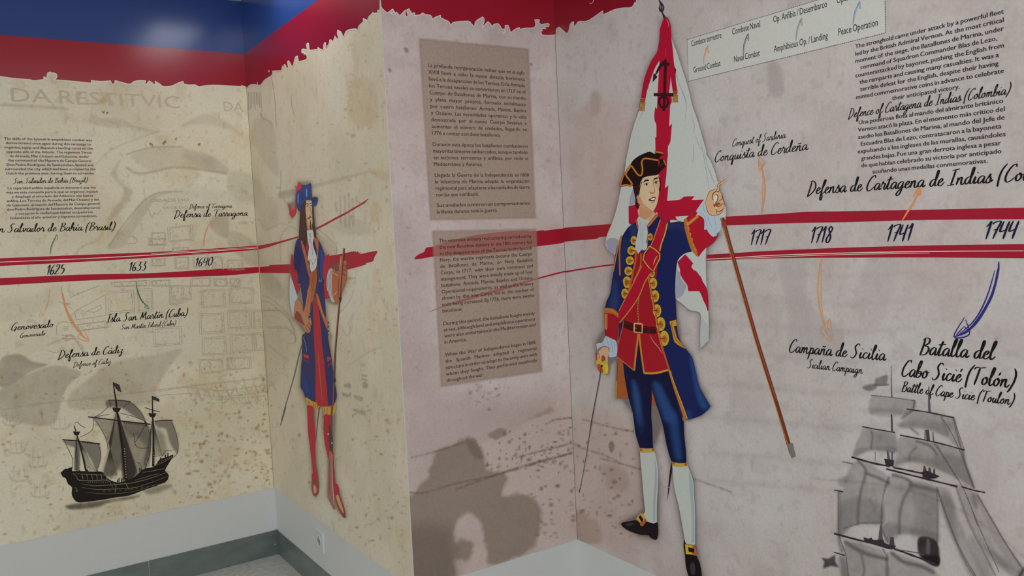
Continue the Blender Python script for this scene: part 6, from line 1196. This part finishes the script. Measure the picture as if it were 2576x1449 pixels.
# ------------------------------------------------------------------ dark carrack on the back wall
s1 = Z(120, 940, 4.025)
SHP = empty('printed_carrack', 'dark ink drawing of a three-masted carrack at the foot of the back wall', 'ship drawing')
s = Soft('A', 150, 955, 460, 1290, 2.6, lay=1); GY = (114, 109, 96)
s.wash(s1((470, 455), (650, 475), (1000, 515), (1040, 650), (1036, 800), (1000, 930), (945, 1040), (900, 1020), (850, 1000), (700, 960), (640, 800), (600, 690), (540, 560)), GY, .42, 4, rough=.3)
s.wash(s1((770, 500), (1000, 515), (1030, 600), (980, 640), (860, 640), (800, 600)), (88, 84, 76), .50, 8, rough=.3)
s.wash(s1((900, 600), (1030, 620), (1036, 780), (990, 940), (970, 880), (1000, 760), (940, 660)), (92, 88, 80), .6, 8)
s.wash(s1((610, 270), (830, 285), (930, 370), (985, 475), (880, 430), (760, 350), (680, 330), (600, 335)), (96, 92, 84), .62, 4)
s.wash(s1((165, 675), (280, 690), (280, 740), (200, 720)), GY, .8, 4); s.wash(s1((320, 690), (510, 715), (535, 800), (525, 900), (490, 980), (440, 870), (380, 790), (340, 740)), (96, 92, 86), .62, 4)
s.wash(s1((280, 680), (322, 690), (322, 980), (276, 980)), (80, 76, 72), .6, 3)
s.wash(s1((1085, 488), (1245, 480), (1290, 580), (1320, 700), (1310, 800), (1240, 700), (1200, 560), (1120, 540)), GY, .75, 5); s.wash(s1((1100, 560), (1180, 640), (1200, 800), (1150, 830), (1110, 700)), GY, .45, 8)
s.wash(s1((690, 400), (650, 600), (600, 850), (560, 1020), (680, 1030), (750, 800), (720, 560)), (76, 72, 64), .48, 8, rough=.3)
s.wash(s1((715, 410), (760, 560), (830, 760), (900, 1000), (790, 1090), (760, 860), (720, 600)), (38, 32, 32), .78, 4)
s.wash(s1((740, 800), (800, 860), (800, 1040), (760, 1060)), (34, 30, 30), .6, 4)
s.wash(s1((180, 1340), (300, 1315), (560, 1285), (760, 1255), (930, 1235), (820, 1270), (620, 1300), (500, 1350), (250, 1372)), (84, 74, 66), .62, 5, rough=.4)
s.wash(s1((980, 1180), (1200, 1120), (1250, 1150), (1050, 1220)), (96, 88, 76), .4, 6)
s.build('sail_wash', SHP)
a = Art('A'); HD = (30, 26, 23)
a.poly(s1((132, 1000), (150, 985), (172, 965), (205, 960), (230, 945), (247, 985), (300, 985), (350, 985), (450, 992), (545, 992), (580, 1030), (620, 1070), (700, 1100), (790, 1085), (850, 1060), (885, 1040), (930, 1000), (980, 960), (1040, 950), (1085, 935), (1130, 870), (1200, 845), (1265, 820), (1270, 835), (1230, 900), (1195, 960), (1188, 985), (1218, 1015), (1224, 1045), (1200, 1090), (1140, 1118), (1080, 1142), (960, 1182), (850, 1225), (780, 1242), (700, 1250), (560, 1275), (400, 1296), (310, 1302), (265, 1270), (242, 1215), (245, 1150), (205, 1115), (182, 1060), (150, 1042)), HD, 4); hu = a.build('hull', SHP)
a = Art('A'); WL = (104, 100, 78)
for P, w_ in ((((250, 1008), (290, 1040), (320, 1078), (460, 1082), (605, 1078), (640, 1120), (665, 1160)), 1.8), (((340, 1112), (450, 1132), (560, 1130), (680, 1122), (850, 1105), (1000, 1070), (1120, 1030), (1200, 1000)), 1.7), (((345, 1150), (500, 1172), (650, 1168), (800, 1160), (900, 1148), (1050, 1100), (1212, 1040)), 1.4), (((250, 1012), (600, 1030), (640, 1070)), 1.2), (((665, 1105), (690, 1140), (680, 1205)), 1.8), (((785, 1100), (800, 1130), (822, 1175)), 1.8), (((380, 1200), (600, 1215), (850, 1195), (1100, 1120)), 1.0), (((960, 1000), (1080, 980), (1180, 960)), 1.4), (((1090, 930), (1180, 890), (1255, 845)), 1.2), (((272, 1150), (292, 1165), (298, 1190), (280, 1185)), 1.6), (((880, 1080), (1010, 1040), (1130, 1010)), 1.3)): a.line(s1(*P), WL, w_, 6, taper=True)
for k in range(6): x = 345+k*48; a.line(s1((x, 1015), (x+14, 1070)), WL, 1.5, 6)
for k in range(10): x = 410+k*22; a.oval(*s1((x, 1098))[0], 1.2, .9, (120, 116, 92), 6, 8)
for k in range(12): x = 560+k*55; y = 1190-k*k*.7; a.line(s1((x, y), (x+26, y-4)), (70, 64, 50), 2.2, 6)
for k in range(8): a.oval(*s1((1110+k*20, 905-k*9))[0], 1.1, 1.3, (110, 106, 90), 6, 8)
for k in range(10): x = 160+k*11; 
a.build('wale', hu)
a = Art('A')
for x, y in ((225, 965), (240, 960), (705, 1085), (720, 1070), (745, 1075), (760, 1065), (930, 965), (945, 975), (1110, 940), (1215, 815), (1190, 835), (180, 975), (500, 990), (400, 985), (320, 990), (1140, 860), (870, 1070)): a.line(s1((x, y+26), (x+2, y-14)), HD, 2.4, 5)
a.build('crew_silhouette', SHP)
for P, w0, w1 in ((((662, 85), (675, 180), (690, 270), (705, 400), (740, 620), (770, 860), (795, 1085)), 2.2, 8), (((268, 525), (290, 600), (330, 740), (365, 880), (392, 1005)), 2, 5), (((1058, 225), (1060, 330), (1064, 460), (1070, 700), (1068, 940)), 1.8, 6)):
    a = Art('A'); a.line(s1(*P), (36, 30, 28), w0, 5, w1); a.build('mast', SHP)
for P, w_ in ((((612, 268), (720, 270), (836, 282)), 2.0), (((408, 437), (650, 466), (850, 492), (1042, 512)), 3.0), (((148, 667), (330, 684), (532, 712)), 2.8), (((1080, 482), (1180, 472), (1268, 472)), 2.4), (((982, 342), (1060, 368), (1132, 386)), 1.6), (((980, 480), (1000, 510), (990, 530)), 4)):
    a = Art('A'); a.line(s1(*P), (40, 34, 32), w_, 5); a.build('yard', SHP)
for (x, y, rx, ry) in ((697, 368, 11, 6.5), (292, 605, 9, 5.5), (1060, 422, 10, 6)):
    a = Art('A'); p = s1((x, y))[0]; a.poly([(p[0]-rx, p[1]-ry), (p[0]+rx, p[1]-ry*.8), (p[0]+rx*.6, p[1]+ry*.6), (p[0], p[1]+ry), (p[0]-rx*.7, p[1]+ry*.5)], (38, 32, 30), 6); a.line([(p[0]-rx, p[1]-ry), (p[0]+rx, p[1]-ry*.8)], (96, 90, 78), 1.0, 7); a.build('crow_nest', SHP)
for P in (((662, 88), (700, 100), (728, 120), (740, 170), (752, 186), (715, 175), (690, 150), (678, 130)), ((1058, 226), (1100, 240), (1132, 262), (1128, 286), (1095, 272), (1066, 266))):
    a = Art('A'); a.poly(s1(*P), (52, 46, 48), 5); a.build('pennant', SHP)
a = Art('A'); a.line(s1((275, 500), (300, 490), (330, 520), (380, 545)), (118, 98, 96), 2.0, 3); a.build('pennant', SHP)
a = Art('A'); RG = (58, 50, 44)
for k in range(11): x = 560+k*14; a.line(s1((692, 400), (640-k*3+8, 700), (x, 1030)), RG, .9, 4, smooth=False)
for k in range(9): x = 800+k*13; a.line(s1((718, 420), (x, 1060-k*8)), RG, 1.0, 4, smooth=False)
for k in range(6): a.line(s1((300, 640), (395+k*17, 990)), RG, .9, 4, smooth=False)
for k in range(4): a.line(s1((290, 640), (270+k*12, 975)), RG, .9, 4, smooth=False)
for k in range(7): a.line(s1((1066, 480), (1085+k*12, 850-k*3)), (84, 90, 80) if k % 2 else RG, .9, 4, smooth=False)
for k in range(5): a.line(s1((1056, 480), (1030-k*14, 940)), RG, .8, 4, smooth=False)
for P in (((470, 455), (540, 560), (590, 660), (610, 760)), ((1000, 515), (1036, 640), (1036, 780), (1000, 920), (940, 1045)), ((830, 285), (930, 375), (985, 470)), ((610, 335), (540, 400), (470, 440)), ((165, 675), (215, 780), (250, 860), (252, 960)), ((510, 715), (535, 800), (525, 900), (490, 985)), ((1245, 480), (1290, 580), (1316, 690), (1318, 760), (1300, 820), (1250, 860)), ((735, 400), (860, 430), (990, 480)), ((835, 285), (760, 340)), ((980, 530), (930, 620), (880, 700)), ((460, 440), (450, 570), (330, 640)), ((620, 270), (640, 330)), ((900, 900), (930, 910), (960, 970)), ((870, 600), (900, 740), (1030, 750)), ((1260, 780), (1200, 780), (1160, 830)), ((620, 410), (470, 440))): a.line(s1(*P), RG, 1.2, 5)
for k in range(12): a.line(s1((770+k*20, 488+k*2.6), (778+k*20, 505+k*2.6)), HD, 1.4, 6); 
for k in range(7): a.line(s1((350+k*25, 690+k*3), (360+k*25, 700+k*3)), HD, 1.6, 6)
for k in range(12): a.oval(*s1((775+k*1.8, 760+k*26))[0], 1.3, 1.6, (140, 132, 110), 7, 8)
for k in range(5): a.oval(*s1((1075, 800+k*26))[0], 1.0, 1.3, (120, 112, 96), 7, 8)
tag(a.build('rigging', SHP), kind='stuff')

# ------------------------------------------------------------------ pencil frigate on the side wall
s2 = Z(2040, 920, 2.7388)
SH2 = empty('printed_frigate', 'grey pencil drawing of a tall ship under sail at the bottom of the side wall', 'ship drawing')
SG = (118, 113, 110); SD = (92, 88, 86); SLT = (168, 166, 160)
def sail(ops, x0, y0, x1, y1):
    s = Soft('D', *s2((x0, y0))[0], *s2((x1, y1))[0], 3.6, lay=1)
    for o in ops: o(s)
    s.build('sail', SH2)
def wsh(P, c, a_, f=6, **k): return lambda s: s.wash(s2(*P), c, a_*.60, f, **k)
def stk(P, c, a_, w_=2.5): return lambda s: s.streak(s2(*P), c, a_, w_)
sail([wsh(((420, 212), (560, 220), (718, 245), (712, 300), (640, 335), (560, 325), (480, 318), (412, 330)), SG, .45, 4, rough=.3), wsh(((410, 290), (600, 300), (660, 330), (560, 350), (412, 335)), SG, .4, 6), stk(((712, 245), (705, 300), (650, 345), (630, 360)), SD, .5, 3)], 390, 190, 740, 380)
sail([wsh(((665, 305), (820, 325), (985, 360), (1005, 450), (1035, 570), (930, 490), (820, 440), (700, 425), (610, 420), (640, 370)), SG, .48, 4, rough=.3), wsh(((640, 390), (840, 380), (980, 400), (930, 480), (820, 440), (620, 425)), SD, .35, 9), stk(((985, 360), (1005, 450), (1040, 575)), SD, .75, 2.2), stk(((900, 350), (950, 480)), SD, .35, 2), stk(((690, 430), (740, 470)), SD, .4, 3)], 590, 290, 1060, 600)
sail([wsh(((365, 432), (480, 450), (582, 468), (582, 600), (500, 580), (400, 585), (300, 625), (310, 545), (340, 480)), SG, .48, 4, rough=.3), wsh(((420, 450), (580, 480), (580, 590), (470, 580), (420, 520)), SD, .3, 9), stk(((415, 450), (425, 480), (415, 570)), SD, .5, 2.2), wsh(((300, 590), (380, 560), (580, 560), (580, 600), (400, 588), (300, 628)), SD, .38, 6)], 280, 415, 600, 650)
sail([wsh(((620, 490), (850, 530), (1050, 582), (1070, 680), (1125, 840), (1010, 775), (860, 705), (700, 660), (600, 680), (578, 705), (590, 600)), SG, .46, 4, rough=.3), wsh(((870, 610), (1050, 640), (1120, 830), (1000, 765), (860, 700)), SD, .42, 9), wsh(((600, 650), (720, 620), (860, 650), (860, 705), (700, 662), (580, 705)), SD, .35, 8), stk(((1045, 582), (1060, 660), (1125, 840)), SD, .8, 2.2), stk(((730, 520), (820, 550), (870, 610)), SD, .6, 3), stk(((730, 560), (690, 600), (680, 650)), SD, .4, 3), stk(((860, 530), (1010, 780)), (84, 78, 84), .45, 1.6)], 560, 470, 1150, 860)
sail([wsh(((330, 655), (480, 720), (545, 790), (500, 900), (490, 1080), (400, 1080), (300, 1090), (205, 1170), (200, 1000), (225, 860), (250, 740)), SG, .44, 5, rough=.3), wsh(((210, 960), (330, 900), (490, 960), (490, 1090), (300, 1092), (200, 1180)), SD, .40, 9), stk(((330, 655), (370, 700), (380, 740), (350, 850), (330, 960), (325, 1090)), SD, .5, 3.5), stk(((380, 740), (460, 770), (540, 810)), SD, .5, 4), wsh(((190, 780), (260, 760), (240, 820), (200, 830)), SD, .4, 5), stk(((200, 870), (200, 1000), (195, 1190), (215, 1270)), SD, .4, 5), stk(((230, 1120), (340, 1085), (490, 1080)), SD, .6, 2)], 160, 640, 560, 1300)
sail([wsh(((560, 745), (700, 790), (865, 840), (875, 1000), (872, 1220), (780, 1178), (640, 1160), (570, 1175), (530, 1215), (495, 1120), (490, 1000), (520, 850)), SG, .44, 5, rough=.3), wsh(((690, 830), (865, 860), (870, 1210), (780, 1178), (700, 1165), (720, 1000)), SD, .34, 12), wsh(((500, 1080), (620, 1100), (870, 1150), (870, 1220), (780, 1178), (640, 1160), (530, 1215)), SD, .42, 8), stk(((570, 750), (660, 780), (690, 820), (640, 920), (615, 1020), (610, 1150)), SD, .5, 4), stk(((540, 770), (500, 900), (490, 1100), (530, 1212)), SD, .55, 2.5), stk(((870, 840), (876, 1000), (872, 1220)), SD, .5, 2), stk(((690, 820), (780, 840), (865, 860)), SD, .5, 5)], 470, 730, 900, 1240)
sail([wsh(((240, 1215), (480, 1260), (520, 1290), (530, 1500), (240, 1500), (215, 1380)), SG, .50, 5, rough=.3), stk(((240, 1215), (330, 1270), (400, 1300), (520, 1330)), SD, .6, 5), stk(((350, 1300), (370, 1400), (360, 1449)), SD, .4, 3), wsh(((190, 1320), (240, 1340), (270, 1480), (220, 1460)), SD, .5, 5)], 180, 1190, 550, 1500)
sail([wsh(((530, 1290), (700, 1330), (840, 1390), (875, 1500), (530, 1500)), SG, .45, 5, rough=.3), stk(((560, 1290), (640, 1350), (760, 1380), (840, 1420)), SD, .6, 5), stk(((530, 1290), (528, 1400), (530, 1480)), SD, .4, 2)], 510, 1270, 900, 1500)
sail([wsh(((880, 840), (960, 870), (1000, 1000), (1110, 1260), (1230, 1500), (1130, 1500), (1040, 1340), (960, 1150), (890, 960)), SG, .42, 6, rough=.25), wsh(((900, 880), (985, 940), (1000, 1120), (1010, 1230), (920, 1010)), SD, .42, 9), stk(((880, 860), (960, 1100), (1060, 1340), (1150, 1480)), SD, .5, 2.4), wsh(((1090, 1180), (1200, 1240), (1260, 1500), (1160, 1400)), SD, .4, 10)], 860, 820, 1270, 1500)
sail([wsh(((1010, 820), (1130, 870), (1160, 1000), (1300, 1290), (1400, 1400), (1300, 1380), (1200, 1270), (1060, 1040)), SG, .38, 7, rough=.25), wsh(((1140, 890), (1200, 980), (1350, 1240), (1468, 1390), (1460, 1449), (1380, 1380), (1230, 1150)), SG, .46, 6), wsh(((1200, 1250), (1330, 1320), (1400, 1400), (1468, 1420), (1440, 1480), (1300, 1380)), SD, .42, 8), wsh(((1110, 880), (1150, 900), (1150, 980), (1120, 960)), SD, .5, 6), stk(((1150, 890), (1250, 1060), (1360, 1250), (1450, 1380)), SD, .35, 2.4), stk(((1000, 830), (1100, 1100), (1200, 1300), (1290, 1480)), SD, .35, 2.4), stk(((1440, 1449), (1468, 1400)), (60, 56, 60), .8, 4)], 990, 800, 1500, 1500)
YD = (52, 42, 48)
for P, w_ in ((((418, 204), (560, 218), (722, 241)), 2.2), (((662, 297), (820, 322), (988, 357)), 4.0), (((355, 419), (470, 440), (582, 459)), 3.6), (((616, 477), (850, 524), (1062, 581)), 4.0), (((282, 628), (430, 670), (545, 692)), 6.0), (((570, 700), (680, 722), (775, 742)), 5.4), (((522, 710), (760, 770), (1012, 832)), 5.6), (((1040, 832), (1130, 858), (1202, 872)), 4.4), (((222, 660), (296, 677)), 2.6), (((162, 855), (224, 868)), 3.6), (((162, 1155), (350, 1205), (530, 1245), (700, 1305), (870, 1368)), 6.2), (((162, 1284), (236, 1306)), 3.6), (((590, 1265), (720, 1285), (780, 1300)), 3.0)):
    a = Art('D'); a.line(s2(*P), YD if w_ > 3 else (88, 80, 84), w_*.72, 6, taper=False, jag=.3); a.build('yard', SH2)
for P, w0, w1 in ((((556, 5), (556, 110), (560, 215)), 1.6, 4.2), (((558, 335), (562, 455)), 5, 5.6), (((815, 140), (816, 230), (820, 322)), 2.6, 9), (((805, 440), (808, 480), (812, 520)), 10, 12), (((842, 455), (848, 520)), 3, 4), (((530, 580), (535, 620), (550, 690)), 3, 12), (((562, 590), (562, 690)), 4, 6), (((445, 590), (445, 655)), 1.4, 1.6), (((785, 690), (790, 770)), 5, 20), (((820, 700), (822, 770)), 5, 16), (((852, 710), (850, 770)), 5, 8), (((484, 1090), (484, 1130), (482, 1200)), 2, 16), (((562, 1180), (560, 1250)), 10, 20), (((790, 440), (788, 510)), 2.5, 3.5)):
    a = Art('D'); a.line(s2(*P), (70, 58, 64) if w0 > 4 else (84, 76, 82), w0*.75, 6, w1*.75); a.build('mast', SH2)
a = Art('D'); a.poly(s2((760, 735), (800, 722), (890, 760), (862, 775), (800, 780)), (48, 40, 44), 7); a.build('fighting_top', SH2); a = Art('D'); a.poly(s2((508, 640), (575, 650), (572, 695), (520, 690)), (52, 44, 48), 7); a.build('fighting_top', SH2); a = Art('D'); a.poly(s2((365, 1180), (400, 1190), (420, 1182), (435, 1200), (500, 1195), (520, 1225), (590, 1240), (560, 1265), (480, 1245), (380, 1210)), (54, 46, 50), 7); a.build('fighting_top', SH2)
s = Soft('D', *s2((730, 1170))[0], *s2((900, 1390))[0], 2.6, lay=5); s.wash(s2((750, 1180), (870, 1215), (880, 1378), (790, 1345), (745, 1290)), (50, 42, 42), .85, 4, rough=.3); s.wash(s2((800, 1200), (820, 1200), (820, 1290), (800, 1290)), (110, 104, 98), .5, 3); s.wash(s2((770, 1310), (880, 1310), (880, 1376), (800, 1345)), (30, 24, 28), .9, 4); s.build('lower_rigging_mass', SH2)
s = Soft('D', *s2((350, 50))[0], *s2((545, 190))[0], 2.6, lay=2); s.wash(s2((360, 150), (400, 130), (440, 125), (450, 90), (480, 78), (525, 65), (530, 90), (515, 130), (470, 135), (440, 160), (400, 172)), (116, 110, 108), .75, 4, rough=.4); s.streak(s2((440, 130), (480, 132), (535, 130)), (90, 84, 84), .7, 2); s.build('pennant', SH2)
s = Soft('D', *s2((60, 1290))[0], *s2((210, 1410))[0], 2.6, lay=2); s.wash(s2((80, 1325), (120, 1330), (165, 1308), (170, 1350), (188, 1385), (140, 1378), (90, 1392), (95, 1350)), (70, 64, 66), .85, 4, rough=.3); s.build('pennant', SH2)
a = Art('D')
for P in (((818, 325), (985, 360)), ((900, 350), (1000, 520), (1125, 840)), ((985, 360), (1060, 580)), ((850, 535), (930, 650), (1060, 860), (1150, 1100)), ((870, 850), (1000, 1200), (1140, 1449)), ((1060, 860), (1200, 1200), (1300, 1420)), ((1150, 890), (1300, 1150), (1460, 1400)), ((720, 245), (705, 290)), ((495, 1255), (525, 1310)), ((190, 870), (195, 1150), (240, 1290), (260, 1449))): a.line(s2(*P), (92, 84, 90), 1.3, 5)
tag(a.build('rigging', SH2), kind='stuff')
